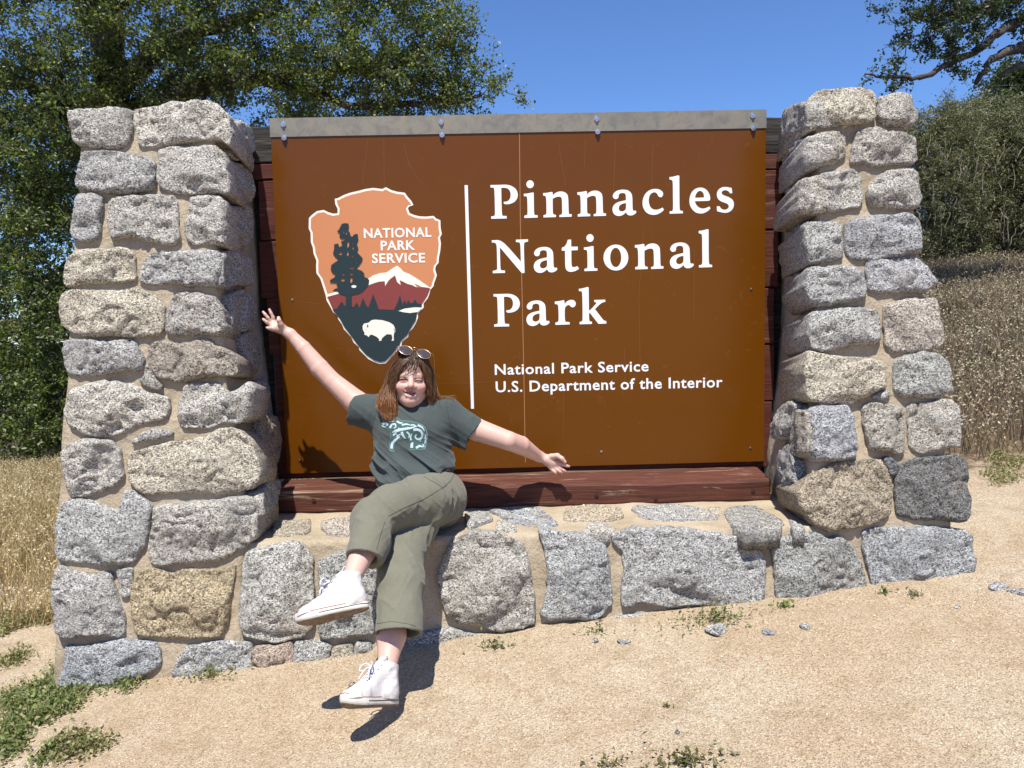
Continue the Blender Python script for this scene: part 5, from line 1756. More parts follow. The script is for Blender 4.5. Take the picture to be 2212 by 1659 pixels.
# arms
B.chain([R_SH, at(768, 868, 3.005), R_EL], [.051, .049, .0375], .004)
B.chain([R_EL, at(690, 795, 3.03), at(655, 752, 3.04), R_WR], [.0375, .0385, .031, .0225], .004)
B.chain([L_SH, at(1030, 928, 2.965), L_EL], [.049, .046, .0385], .004)
B.chain([L_EL, at(1125, 962, 2.99), L_WR], [.0385, .0385, .0235], .004)
# right hand (raised, palm to the camera)
def hand(W, palm, fingers, thumb, r=.0070):
    B.cone(W, palm[0], .0215, .0195, .012)
    for p in palm[1:]:
        B.cone(palm[0], p, .0170, .0098, .010)
    for f in fingers:
        n = len(f)
        B.chain(f, list(np.linspace(r * 1.12, r * .80, n)), .0028)
    B.chain(thumb, [.0125, .0105, .0088, .0072][:len(thumb)], .006)
hand(R_WR, [at(606, 709, 3.045), at(593, 696, 3.05), at(587, 699, 3.042), at(585, 704, 3.034), at(589, 711, 3.028)],
     [[at(593, 698, 3.05), at(590, 686, 3.046), at(585.5, 676.5, 3.044), at(582, 669, 3.046)],
      [at(586, 699, 3.042), at(579, 687, 3.034), at(573, 679.5, 3.032), at(568.5, 674, 3.036)],
      [at(584, 703.5, 3.034), at(576, 696, 3.022), at(571.5, 692, 3.02), at(568.5, 689.5, 3.024)],
      [at(588.5, 711.5, 3.028), at(583, 709.8, 3.016), at(579.5, 708.7, 3.013), at(576.5, 707.8, 3.015)]],
     [at(612, 710, 3.035), at(606, 700, 3.022), at(602.5, 692, 3.016), at(601.7, 686.5, 3.018)])
hand(L_WR, [at(1181, 993, 3.075), at(1206, 1000, 3.065), at(1203, 1003.5, 3.068), at(1197, 1008, 3.070), at(1190.5, 1012, 3.072)],
     [[at(1206, 1000.5, 3.065), at(1216, 1004, 3.052), at(1223, 1005.8, 3.048), at(1229, 1007.5, 3.05)],
      [at(1203, 1004, 3.068), at(1212, 1012, 3.057), at(1218, 1016, 3.053), at(1222.3, 1018.6, 3.055)],
      [at(1197, 1008, 3.070), at(1205, 1015.5, 3.060), at(1210, 1019, 3.056), at(1213.8, 1021.5, 3.058)],
      [at(1190.5, 1012, 3.072), at(1195.5, 1017, 3.064), at(1198.6, 1020, 3.061), at(1201, 1022.5, 3.062)]],
     [at(1190, 986, 3.065), at(1204, 984.5, 3.050), at(1214, 990.5, 3.042), at(1220.5, 998, 3.042)])
# legs
B.chain([L_HIP, at(880, 1090, 2.63), L_KN], [.075, .068, .052], .02)
B.chain([L_KN, at(789, 1180, 2.36), L_AN], [.048, .043, .027], .02)
B.chain([R_HIP, at(880, 1130, 2.64), R_KN], [.072, .065, .050], .02)
B.chain([R_KN + [0, .015, -.01], at(857, 1300, 2.372), at(845, 1375, 2.275), R_AN], [.044, .042, .043, .026], .02)
bV, bQ = B.mesh()
bV = relax(bV, bQ, 1, .35)
t = NT('skin')
c = t.attr('tint')
co = t.coord('Object')
mot = t.noise(co, 60, 4, .6)
t.inp('Base Color', t.mix(t.ramp(mot, [(.4, 0), (.7, .22)]), c, (.50, .25, .205))).inp('Roughness', .48)
t.p.inputs['Subsurface Weight'].default_value = .12
t.p.inputs['Subsurface Radius'].default_value = (1, .35, .2)
t.p.inputs['Subsurface Scale'].default_value = .008
t.p.inputs['Specular IOR Level'].default_value = .4
t.bump(t.noise(co, 420, 3, .6), .12, .002)
M_SKIN = t.m
body = mesh_obj('body', bV, bQ, M_SKIN)
adopt(body, PERSON)
body['label'] = 'pale skin of face, arms and shins'
col = np.tile(np.array([.56, .365, .305]), (len(bV), 1))
h = toH(bV)
def blend(mask, c_, w_=1.0):
    m_ = np.clip(mask, 0, 1)[:, None] * w_
    col[:] = col * (1 - m_) + np.array(c_) * m_
head = (np.abs(h[:, 0]) < .1) & (h[:, 1] > -.13) & (h[:, 2] > -.02)
def gauss(cx, cy, sx, sy):
    return np.exp(-(((h[:, 0] - cx) / sx) ** 2 + ((h[:, 1] - cy) / sy) ** 2)) * (head & (h[:, 2] > .03))
for sgn in (-1, 1):
    blend(gauss(sgn * .036, -.030, .022, .018), (.54, .235, .205), .55)
blend(gauss(0, -.031, .014, .012), (.54, .25, .215), .5)
blend(gauss(0, -.09, .02, .014), (.54, .29, .245), .3)
for sgn in (-1, 1):                                     # brows, and shade round the squinting eyes painted in
    xx = h[:, 0] - sgn * .029
    browy = .0175 + .0035 * (1 - (xx / .02) ** 2)
    blend((np.abs(h[:, 1] - browy) < .0030) & (np.abs(xx) < .020) & head & (h[:, 2] > .05), (.20, .105, .065), .7)
    slit = -.0008
    blend((np.abs(h[:, 1] - slit - .0055) < .0035) & (np.abs(xx) < .017) & head & (h[:, 2] > .05), (.36, .19, .16), .55)
    blend((np.abs(h[:, 1] - slit + .0085) < .004) & (np.abs(xx) < .016) & head & (h[:, 2] > .05), (.40, .20, .18), .45)
    blend(np.exp(-(((h[:, 0] - sgn * .0068) / .0032) ** 2 + ((h[:, 1] + .0325) / .0022) ** 2)) * (head & (h[:, 2] > .07)), (.14, .05, .04), .9)
for tips in ((569, 674), (582, 669), (568.5, 689.5), (576.5, 708), (1229, 1007.5), (1222, 1018.5), (1213.8, 1021.5), (1201, 1022.5)):
    q = at(*tips, 3.045)
    blend(np.exp(-((np.linalg.norm(bV - q, axis=1) / .016) ** 2)), (.55, .27, .235), .6)
set_tint(body, col)
FACE_LATER = None

# ---- t-shirt
S = Field(at(745, 1085, 3.0) - [.05, .42, .02], at(1060, 835, 3.0) + [.05, .28, .02], .0027)
S.ell(at(888, 925, 2.955), (.155, .105, .125), .02)
S.ell(at(893, 930, 2.90), (.118, .065, .06), .03)
S.ell(at(893, 985, 2.93), (.152, .115, .12), .04)
S.ell(at(902, 1035, 2.89), (.152, .125, .10), .04)
S.cone(at(828, 884, 2.985), at(962, 890, 2.985), .056, .054, .03)
S.cone(NECK + [0, 0, -.01], NECK + [0, 0, .012], .066, .060, .03)
S.chain([at(825, 893, 2.985), R_SLV], [.070, .064], .03)
S.chain([at(962, 900, 2.985), L_SLV], [.070, .062], .03)
hem_a, hem_b = at(815, 1058, 2.83), at(990, 1001, 2.83)
hd = unit(hem_b - hem_a)
hn = unit(np.cross(hd, unit(np.array([0, 1.0, -.25]))))
if hn[2] > 0:
    hn = -hn
S.plane(hem_a, hn)
arR, arL = unit(R_EL - R_SH), unit(L_EL - L_SH)
def sl_box(c, r=.13):
    return c - r, c + r
# sleeve ends: cut and hollow
S.plane(R_SLV + arR * .002, arR + np.array([0, 0, -.35]), R_SLV - [.15, .12, .12], R_SLV + [.02, .12, .12])
S.plane(L_SLV + arL * .002, arL + np.array([.0, 0, -.35]), L_SLV - [.02, .12, .12], L_SLV + [.16, .12, .12])
S.cone(R_SLV - arR * .045, R_SLV + arR * .08, .054, .060, .004, sub=True)
S.cone(L_SLV - arL * .045, L_SLV + arL * .08, .053, .058, .004, sub=True)
S.cone(NECK + [0, -.01, .01], NECK + [0, -.02, .12], .054, .058, .004, sub=True)
fx = unit(np.array([.80, -.1, -.55]))
fy = unit(np.cross(fx, (0, 1.0, 0)))
def shirt_folds(p):
    u = p @ fx
    v_ = p @ fy
    wv = p[:, 0] * 0
    low = np.clip((at(893, 950, 2.9)[2] - p[:, 2]) / .10, 0, 1)
    q = np.stack([u * 5.0, v_ * 26, p[:, 1] * 7], 1)
    f1 = vnoise(q, 1, 3)
    f2 = vnoise(np.stack([u * 9.0, v_ * 55, p[:, 1] * 12], 1), 1, 4)
    d = -(.0165 * low + .0045) * (1 - np.abs(f1)) ** 2.2 - (.0060 * low + .0015) * (1 - np.abs(f2)) ** 3
    d += .004 * vnoise(p, 13, 6)
    for c_, ax in ((R_SLV, arR), (L_SLV, arL)):
        w_ = np.exp(-(np.linalg.norm(p - c_ + ax * .035, axis=1) / .07) ** 2)
        s2 = np.cross(ax, (0, 1, 0))
        q = np.stack([(p - c_) @ ax * 28 + (p - c_) @ s2 * 14, (p - c_) @ s2 * 9, p[:, 1] * 9], 1)
        d -= w_ * .0060 * (1 - np.abs(vnoise(q, 1, 8))) ** 2
    return d
S.displace(shirt_folds, .03)
sV, sQ = S.mesh()
sV = relax(sV, sQ, 1, .4)
def cloth(name, col, col2, weave=900, rough=.9):
    t = NT(name)
    co = t.coord('Object')
    n1 = t.noise(co, 22, 5, .6)
    n2 = t.noise(co, 420, 2, .6)
    c = t.mix(n1, col, col2)
    c = t.mix(t.ramp(n2, [(.3, .35), (.6, 0)]), c, tuple(v_ * .6 for v_ in col))
    t.inp('Base Color', c).inp('Roughness', rough)
    t.p.inputs['Specular IOR Level'].default_value = .15
    t.p.inputs['Sheen Weight'].default_value = .12
    t.bump(n2, .35, .0015, t.bump(t.noise(co, 45, 5, .6, .6), .35, .006))
    return t.m
M_SHIRT = cloth('green_grey_jersey', (.052, .066, .066), (.066, .081, .080))
shirt = adopt(mesh_obj('t_shirt', sV, sQ, M_SHIRT), PERSON)
bvh = BVHTree.FromPolygons([tuple(v_) for v_ in sV], [tuple(int(i) for i in q) for q in sQ])
def drape(name, poly, mat, lift, s=6.0, vw='T', tree=None, parent=None):
    """flat print laid over the cloth"""
    P = resample(np.array(poly, float), s)
    pts, fa = fill(P, s, np.random.default_rng(3))
    W = []
    for u_, v_ in pts:
        a_, b_ = px(vw, [(u_, v_)])[0]
        d = Vector(ray(a_, b_)).normalized()
        hit = (tree or bvh).ray_cast(Vector(CAMP), d)
        if hit[0] is None:
            return None
        W.append(hit[0] + hit[1] * lift * (1 if hit[1].dot(d) < 0 else -1))
    fl = [f if (W[f[1]] - W[f[0]]).cross(W[f[2]] - W[f[0]]).y < 0 else f[::-1] for f in fa]
    return adopt(mesh_obj(name, [tuple(q) for q in W], fl, mat), parent or shirt)
def stroke(P, w0, w1=None):
    """outline of a brush stroke along P"""
    P = np.array(P, float)
    u = np.linspace(0, len(P) - 1, 24)
    C = np.stack([np.interp(u, np.arange(len(P)), P[:, k]) for k in (0, 1)], 1)
    for _ in range(3):
        C[1:-1] = (C[:-2] + 2 * C[1:-1] + C[2:]) / 4
    tn_ = unit(np.gradient(C, axis=0))
    nn_ = np.stack([-tn_[:, 1], tn_[:, 0]], 1)
    wd = (np.interp(np.linspace(0, 1, 24), [0, .5, 1], [w0, (w0 + (w1 or w0)) / 2 * 1.25, w1 or w0]) * .5)[:, None]
    return np.vstack([C + nn_ * wd, (C - nn_ * wd)[::-1]])

# ---- features of the face, laid on the skin
fb_ = BVHTree.FromPolygons([tuple(v_) for v_ in bV], [tuple(int(i) for i in q) for q in bQ])
M_LASH = plain('dark_lashes', (.022, .012, .010), .7)
M_EYEW = plain('eye_white', (.42, .37, .36), .3)
M_BROW = plain('brown_brow', (.17, .085, .052), .9)
M_LIP = plain('lip', (.47, .20, .18), .45)
M_MOUTH = plain('mouth_inside', (.022, .006, .006), .6)
M_TEETH = plain('teeth', (.27, .245, .235), .35)
def face(name, poly, mat, lift, s=7.0):
    return drape(name, smooth_outline(poly, .3), mat, lift, s, 'Q', fb_, body)
face('shaded_eyelid', [(900,735),(925,715),(960,700),(1005,690),(1050,702),(1075,735),(1060,752),(1010,757),(950,752)], plain('shaded_lid_skin', (.30, .155, .135), .6), .0003)  # eye-socket shade put into the colour of both lid films
face('shaded_eyelid', [(1160,752),(1185,734),(1215,724),(1260,727),(1305,748),(1290,765),(1245,770),(1195,765)], plain('shaded_lid_skin_2', (.32, .165, .14), .6), .0003)
face('eyelash', [(915,728),(945,712),(1000,702),(1045,712),(1070,738),(1050,742),(1010,730),(960,731),(925,740)], M_LASH, .0009, 5)
face('eyelash', [(1166,752),(1210,736),(1255,738),(1302,756),(1288,762),(1250,753),(1210,752),(1180,760)], M_LASH, .0009, 5)
face('eye', [(1004,742),(1035,736),(1060,745),(1040,753),(1010,752)], M_EYEW, .0007, 5)
face('eyebrow', [(1150,712),(1215,690),(1300,706),(1296,720),(1215,706),(1158,722)], M_BROW, .0008, 5)
face('eyebrow', [(900,692),(960,668),(1040,684),(1036,697),(962,684),(906,704)], M_BROW, .0008, 5)
face('upper_lip', [(958,893),(1010,899),(1060,913),(1100,921),(1150,923),(1200,936),(1160,945),(1110,943),(1050,936),(1000,920)], M_LIP, .0006, 5)
face('lower_lip', [(1035,958),(1075,974),(1110,979),(1150,974),(1185,955),(1168,988),(1130,1001),(1090,999),(1052,985)], M_LIP, .0006, 5)
face('mouth', [(965,899),(1000,914),(1050,929),(1110,937),(1160,938),(1194,940),(1180,955),(1150,966),(1110,970),(1070,966),(1033,952),(1000,930)], M_MOUTH, .0010, 5)
te = face('teeth', [(1033,937),(1080,941),(1148,945),(1142,959),(1095,960),(1048,951)], M_TEETH, .0014, 4)
face('nostril', circ(1040, 856, 13, 7, 12), M_MOUTH, .0006, 4)
face('nostril', circ(1128, 862, 12, 7, 12), M_MOUTH, .0006, 4)
M_PRINTD = plain('print_dark_green', (.040, .085, .080), .8)
M_PRINTL = plain('print_pale_blue', (.40, .51, .55), .8)
M_PRINTT = plain('print_teal', (.14, .29, .27), .8)
bear = [(832,772),(848,748),(888,736),(925,736),(948,716),(975,722),(985,738),(1010,742),(1060,744),(1120,755),(1170,777),(1198,815),(1208,870),(1195,920),(1190,965),(1150,974),(1060,975),(1066,940),(1052,892),(1000,892),(962,908),(948,945),(944,988),(904,980),(902,915),(915,870),(905,832),(868,805),(842,790)]
outl = np.array(bear, float)
drape('bear_outline', smooth_outline(outl + (outl - outl.mean(0)) * .028, .3), M_PRINTT, .0007)
pr_ = drape('bear_print', smooth_outline(outl, .3), M_PRINTD, .0013)
sp_ = [(1128 + (58 - 3.3 * k) * math.cos(.45 * k - 2.2), 862 + (58 - 3.3 * k) * math.sin(.45 * k - 2.2)) for k in range(15)]
for P_, a_, b_ in [(sp_, 20, 8), ([(846, 772), (866, 760), (886, 768), (876, 782)], 18, 10), ([(905, 800), (918, 770), (948, 765), (955, 790), (935, 802)], 15, 6), ([(960, 745), (985, 760), (1010, 758)], 14, 6),
                   ([(940, 830), (985, 812), (1030, 806), (1075, 800), (1120, 785)], 24, 8), ([(1000, 830), (1010, 860), (1030, 885)], 20, 8), ([(918, 968), (922, 925), (948, 895), (985, 868)], 20, 12),
                   ([(1000, 775), (1040, 768), (1075, 778)], 14, 5), ([(1130, 775), (1165, 792), (1185, 825)], 16, 6), ([(1192, 850), (1195, 890), (1186, 930)], 14, 6), ([(1080, 962), (1082, 930), (1090, 915)], 22, 12),
                   ([(1115, 962), (1145, 945), (1172, 955)], 20, 8), ([(930, 860), (945, 845), (965, 850)], 14, 6), ([(1040, 830), (1062, 850), (1058, 880)], 14, 6), ([(1100, 820), (1130, 812), (1165, 822)], 10, 5), ([(890, 745), (920, 748), (940, 742)], 9, 5), ([(838, 776), (852, 788), (872, 792)], 9, 5), ([(958, 870), (985, 850), (1000, 855)], 13, 6), ([(1075, 775), (1100, 775), (1125, 790)], 12, 5), ([(1075, 900), (1070, 870), (1082, 845)], 12, 6), ([(925, 835), (950, 820), (975, 818)], 10, 5), ([(1168, 930), (1180, 945), (1178, 958)], 11, 6)]:
    drape('print_swirl', stroke(P_, a_, b_), M_PRINTL, .0019, 4.0)
for cx, cy, r_ in ((1183, 880, 6), (975, 800, 5), (1048, 795, 5), (912, 945, 5), (1150, 905, 5)):
    drape('print_dot', circ(cx, cy, r_, r_, 10), M_PRINTL, .0019, 4.0)
# hem, sleeve and collar seams
def seam(name, pxs, vw, tree, parent, mat, r=.0012, sink=.0004):
    P = np.array(pxs, float)
    u = np.linspace(0, len(P) - 1, 12 * len(P))
    C = np.stack([np.interp(u, np.arange(len(P)), P[:, k]) for k in (0, 1)], 1)
    for _ in range(6):
        C[1:-1] = (C[:-2] + 2 * C[1:-1] + C[2:]) / 4
    W = []
    for u_, v_ in C:
        a_, b_ = px(vw, [(u_, v_)])[0]
        hit = tree.ray_cast(Vector(CAMP), Vector(ray(a_, b_)).normalized())
        if hit[0] is None or (W and (hit[0] - Vector(W[-1])).length > .05):
            continue
        W.append(tuple(hit[0] + hit[1] * (sink if hit[1].dot(Vector(ray(a_, b_))) < 0 else -sink)))
    if len(W) > 4:
        mb = MB()
        mb.tube(W, r, 5)
        return adopt(mb.build(name, mat, smooth=True), parent)
M_SEAMD = plain('shirt_seam', (.040, .050, .050), .9)
seam('shoulder_seam', [(1365, 565), (1368, 640), (1385, 720), (1405, 800)], 'T', bvh, shirt, M_SEAMD)
seam('shoulder_seam', [(830, 570), (800, 640), (772, 740), (755, 810)], 'T', bvh, shirt, M_SEAMD)

# ---- trousers
tlo, thi = (min(L_AN[0], R_AN[0]) - .14, 2.10, EYE - 1.02), (L_HIP[0] + .24, 3.08, EYE - .48)
LCF = at(786, 1206, 2.31)
RCF = at(861, 1372, 2.245)
parts_ = []
for side in 'LR':
    TR = Field(tlo, thi, .0031)
    if side == 'L':
        TR.ell(at(926, 1066, 2.87), (.134, .13, .105), .03)
        TR.ell(at(942, 1085, 2.86), (.112, .135, .102), .04)
        TR.chain([L_HIP + [-.012, -.02, 0], at(905, 1086, 2.64), at(842, 1098, 2.50), L_KN + [.004, .01, .004]], [.100, .094, .079, .066], .012)
        TR.chain([L_KN, at(800, 1168, 2.37), LCF], [.070, .060, .056], .010)
    else:
        TR.chain([R_HIP, at(888, 1130, 2.64), R_KN], [.10, .09, .074], .02)
        TR.chain([R_KN, at(866, 1270, 2.36), RCF], [.074, .068, .075], .010)
    c_, kn, rr = (LCF, at(800, 1168, 2.37), .050) if side == 'L' else (RCF, at(866, 1270, 2.36), .068)
    ax = unit(c_ - kn)
    nrm_ = unit(ax + np.array([0, 0, -.30]))
    TR.plane(c_ - ax * .005, nrm_, c_ - [.16, .16, .16], c_ + [.16, .16, .16])
    TR.cone(c_ - ax * .07, c_ + ax * .06, rr - .006, rr + .002, .004, sub=True)
    parts_.append(TR.F)
k_ = .006
TR.F = np.minimum(*parts_) - (np.maximum(k_ - np.abs(parts_[0] - parts_[1]), 0) ** 2) / (4 * k_)
def trouser_folds(p):
    d = .0045 * vnoise(p, 9, 11)
    for a_, b_, w_, amp in ((L_HIP, L_KN, .24, .0105), (L_KN, LCF, .12, .0065), (R_KN, RCF, .16, .0085)):
        ax = unit(b_ - a_)
        m_ = (a_ + b_) / 2
        ww = np.exp(-(np.linalg.norm(p - m_, axis=1) / w_) ** 2)
        s2 = unit(np.cross(ax, (0, 1, .3)))
        u = (p - m_) @ ax
        v_ = (p - m_) @ s2
        q = np.stack([(u * .8 + v_ * .6) * 8, (v_ * .8 - u * .6) * 24, p[:, 1] * 7], 1)
        d -= ww * amp * (1 - np.abs(vnoise(q, 1, 12))) ** 2.4
        q = np.stack([(u * .9 - v_ * .4) * 16, (v_ * .9 + u * .4) * 50, p[:, 1] * 14], 1)
        d -= ww * amp * .45 * (1 - np.abs(vnoise(q, 1, 13))) ** 3
    # gathers behind the bent knee
    ww = np.exp(-(np.linalg.norm(p - (L_KN + [.03, .02, -.05]), axis=1) / .08) ** 2)
    q = np.stack([p[:, 0] * 40, p[:, 1] * 9, p[:, 2] * 14], 1)
    return d - ww * .010 * (1 - np.abs(vnoise(q, 1, 14))) ** 2
TR.displace(trouser_folds, .03)
tV, tQ = TR.mesh()
tV = relax(tV, tQ, 1, .4)
M_TROUSER = cloth('olive_linen', (.140, .140, .105), (.175, .172, .132))
trousers = adopt(mesh_obj('trousers', tV, tQ, M_TROUSER), PERSON)
tb_ = BVHTree.FromPolygons([tuple(v_) for v_ in tV], [tuple(int(i) for i in q) for q in tQ])
M_SEAMT = plain('trouser_seam', (.075, .073, .05), .9)
seam('side_seam', [(1385, 1065), (1450, 1130), (1400, 1230), (1330, 1290), (1180, 1380), (1000, 1460), (890, 1520)], 'T', tb_, trousers, M_SEAMT)
seam('pocket_seam', [(1180, 1195), (1260, 1240), (1340, 1290)], 'T', tb_, trousers, M_SEAMT)
seam('side_seam', [(1020, 340), (990, 430), (968, 520)], 'G', tb_, trousers, M_SEAMT)
seam('hem_seam', [(970, 1005), (1060, 990), (1170, 1005), (1225, 1025)], 'G', tb_, trousers, M_SEAMT, .0009)

# ---- canvas high-top shoes
t = NT('white_canvas')
co = t.coord('Object')
n1 = t.noise(co, 34, 5, .65)
n2 = t.noise(co, 600, 2, .6)
t.inp('Base Color', t.mix(t.ramp(n1, [(.5, 0), (.75, .35)]), (.54, .525, .525), (.42, .38, .34))).inp('Roughness', .9)
t.p.inputs['Specular IOR Level'].default_value = .2
t.bump(n2, .3, .001, t.bump(t.noise(co, 40, 4, .6), .3, .004))
M_CANVAS = t.m
t = NT('white_rubber')
co = t.coord('Object')
n1 = t.noise(co, 30, 6, .7)
t.inp('Base Color', t.mix(t.ramp(n1, [(.42, 0), (.72, .6)]), (.56, .54, .50), (.36, .30, .21))).inp('Roughness', .55)
M_RUBBER = t.m
M_OUTSOLE = NT('worn_outsole')
co = M_OUTSOLE.coord('Object')
M_OUTSOLE.inp('Base Color', M_OUTSOLE.ramp(M_OUTSOLE.noise(co, 50, 5, .7), [(.35, (.09, .065, .045)), (.65, (.26, .19, .125))])).inp('Roughness', .9)
M_OUTSOLE = M_OUTSOLE.m
M_LACE = plain('lavender_white_lace', (.56, .56, .68), .8)
M_RED = plain('red_line', (.28, .035, .045), .6)
M_NAVY = plain('navy_line', (.022, .024, .045), .6)
M_EYELET = plain('eyelet_metal', (.35, .35, .37), .35, 1.0)

def sole_outline(n=64, L=.252, grow=0.0):
    out = []
    for k in range(n):
        a = 2 * math.pi * k / n
        x = L / 2 + (L / 2) * math.copysign(abs(math.cos(a)) ** .92, math.cos(a))
        u = x / L
        wd = np.interp(u, [0, .12, .35, .55, .72, .88, 1], [.026, .033, .032, .038, .046, .042, .030])
        y = wd * math.copysign(abs(math.sin(a)) ** .72, math.sin(a))
        y += .006 * math.sin(u * math.pi * .9)
        out.append((x + grow * math.cos(a), y + grow * math.copysign(1, math.sin(a)) * abs(math.sin(a))))
    return np.array(out)

SHOE = .84
def shoe(origin, X, Z, mirror, label):
    X = unit(np.array(X, float))
    Z = np.array(Z, float)
    Z = unit(Z - X * (Z @ X))
    Y = np.cross(Z, X) * mirror
    M_ = np.array([X, Y, Z]) * SHOE
    W = lambda q: np.asarray(origin) + np.asarray(q) @ M_
    f = Field((-.03, -.075, 0), (.275, .075, .185), .0026)
    f.ell((.200, .004, .030), (.048, .0385, .032), .02)
    f.ell((.140, .004, .038), (.075, .0345, .042), .03)
    f.ell((.060, 0, .045), (.056, .0295, .05), .03)
    f.cone((.046, 0, .05), (.038, 0, .15), .035, .037, .03)
    f.cone((.165, .003, .050), (.066, 0, .135), .026, .027, .03)
    f.plane((0, 0, .022), (0, 0, -1))
    f.plane((.04, 0, .143), (-.22, 0, 1))
    f.cone((.040, 0, .10), (.034, 0, .19), .0275, .033, .004, sub=True)
    f.displace(lambda p: .0016 * vnoise(p, 55, 3) - .0022 * (1 - np.abs(vnoise(p * [38, 12, 60], 1, 5))) ** 3 * np.exp(-((p[:, 0] - .05) / .05) ** 2), .02)
    V, Q = f.mesh()
    V = relax(V, Q, 1, .4)
    up = mesh_obj('shoe', W(V), Q if mirror > 0 else Q[:, ::-1], M_CANVAS)
    adopt(up, PERSON)
    up['label'] = label
    O_ = sole_outline()
    n = len(O_)
    ctr = np.array([.126, .004])
    def ring(z, g, toe=0):
        P = O_ + (O_ - ctr) / np.linalg.norm(O_ - ctr, axis=1, keepdims=True) * g
        spring = .012 * np.clip((P[:, 0] - .17) / .08, 0, 1) ** 2
        return np.c_[P, np.full(n, z) + spring + toe * np.clip((P[:, 0] - .19) / .06, 0, 1) * .006]
    def loft(name, zs_gs, mat, cap0=False, cap1=False, part=None):
        R_ = [ring(z, g, tt) for z, g, tt in zs_gs]
        V = np.vstack(R_)
        F = []
        for i in range(len(R_) - 1):
            for j in range(n):
                k = (j + 1) % n
                if part and not part((V[i * n + j, 0] + V[i * n + k, 0]) / 2):
                    continue
                q = (i * n + j, i * n + k, (i + 1) * n + k, (i + 1) * n + j)
                F.append(q if mirror > 0 else q[::-1])
        if cap0:
            F.append(tuple(range(n))[::-1] if mirror > 0 else tuple(range(n)))
        if cap1:
            q = tuple((len(R_) - 1) * n + j for j in range(n))
            F.append(q if mirror > 0 else q[::-1])
        return adopt(mesh_obj(name, list(map(tuple, W(V))), F, mat), up)
    loft('sole', [(.004, -.002, 0), (.005, .0015, 0), (.012, .0035, 0), (.026, .003, 0), (.031, .0015, 1), (.0315, -.004, 1)], M_RUBBER, False, True)
    loft('outsole', [(0, -.006, 0), (0, -.001, 0), (.0045, .0018, 0)], M_OUTSOLE, True, False)
    loft('navy_line', [(.0165, .0036, 0), (.0166, .0042, 0), (.0195, .0042, 0), (.0196, .0034, 0)], M_NAVY, part=lambda x: x < .165)
    loft('red_line', [(.0288, .0024, 1), (.0290, .0032, 1), (.0312, .0026, 1), (.0313, .0014, 1)], M_RED)
    loft('toe_bumper', [(.008, .0030, 0), (.010, .0050, 0), (.024, .0046, 1), (.028, .0020, 1)], M_RUBBER, part=lambda x: x > .175)
    # toe cap
    g = []
    rows, colsn = 7, 15
    for i in range(rows):
        for j in range(colsn):
            a = math.pi * (j / (colsn - 1) - .5)
            b = i / (rows - 1)
            g.append((.198 + .0545 * math.cos(a) * (1 - .55 * b ** 1.6), .004 + .0435 * math.sin(a) * (1 - .35 * b ** 2), .030 + .034 * math.sin(b * math.pi / 2) * (1 - .1 * math.cos(a))))
    F = [(i * colsn + j, i * colsn + j + 1, (i + 1) * colsn + j + 1, (i + 1) * colsn + j) for i in range(rows - 1) for j in range(colsn - 1)]
    F.append(tuple((rows - 1) * colsn + j for j in range(colsn)))
    adopt(mesh_obj('toe_cap', list(map(tuple, W(g))), F if mirror > 0 else [q[::-1] for q in F], M_RUBBER), up)
    # tongue
    g = []
    for i in range(6):
        u = i / 5
        c_ = np.array([.120, 0, .092]) * (1 - u) + np.array([.066, 0, .168]) * u
        for j in range(7):
            v_ = (j / 6 - .5) * 2
            g.append(c_ + np.array([-.006 * v_ * v_, .022 * v_, -.004 * v_ * v_]) + np.array([.003, 0, .003]))
    g2 = [q - np.array([.003, 0, .002]) for q in g]
    F = [(i * 7 + j, i * 7 + j + 1, (i + 1) * 7 + j + 1, (i + 1) * 7 + j) for i in range(5) for j in range(6)]
    m_ = len(g)
    rim = [i for i in range(7)] + [i * 7 + 6 for i in range(1, 6)] + [35 + j for j in range(5, -1, -1)] + [i * 7 for i in range(4, 0, -1)]
    F2 = F + [tuple(m_ + i for i in q[::-1]) for q in F] + [(rim[k], rim[(k + 1) % len(rim)], m_ + rim[(k + 1) % len(rim)], m_ + rim[k]) for k in range(len(rim))]
    adopt(mesh_obj('tongue', list(map(tuple, W(g + g2))), F2, M_CANVAS), up)
    tree = BVHTree.FromPolygons([tuple(q) for q in V], [tuple(int(i) for i in q) for q in Q])
    def snap(p, off):
        loc, nr, _, _ = tree.find_nearest(Vector(p))
        s_ = 1 if (Vector(p) - loc).dot(nr) > 0 else 1
        return np.array(loc + nr * off * (1 if nr.dot(loc - Vector((.1, 0, .05))) > 0 else -1))
    eyes = []
    for i in range(6):
        u = i / 5
        c_ = np.array([.158, 0, .085]) * (1 - u) + np.array([.078, 0, .150]) * u
        eyes.append([snap(c_ + np.array([0, sg * (.016 + .006 * u), 0]), .0012) for sg in (-1, 1)])
    for pair in eyes:
        for e in pair:
            mb = MB()
            nrm_ = unit(np.array(tree.find_nearest(Vector(e))[1]))
            a_ = unit(np.cross(nrm_, (1, 0, 0)))
            b_ = np.cross(nrm_, a_)
            mb.tube([e + .0034 * (math.cos(q) * a_ + math.sin(q) * b_) for q in np.linspace(0, 2 * math.pi, 13)], .0010, 5, cap=False)
            mb.v = [tuple(W(q)) for q in mb.v]
            adopt(mb.build('eyelet', M_EYELET, smooth=True), up)
    def lace(P, r=.0026, flat=.5):
        P = np.array(P)
        u = np.linspace(0, len(P) - 1, 6 * len(P))
        C = np.stack([np.interp(u, np.arange(len(P)), P[:, k]) for k in range(3)], 1)
        for _ in range(4):
            C[1:-1] = (C[:-2] + 2 * C[1:-1] + C[2:]) / 4
        mb = MB()
        mb.tube(W(C), r, 6, flat=flat)
        adopt(mb.build('lace', M_LACE, smooth=True), up)
    fr = np.array([.004, 0, .006])
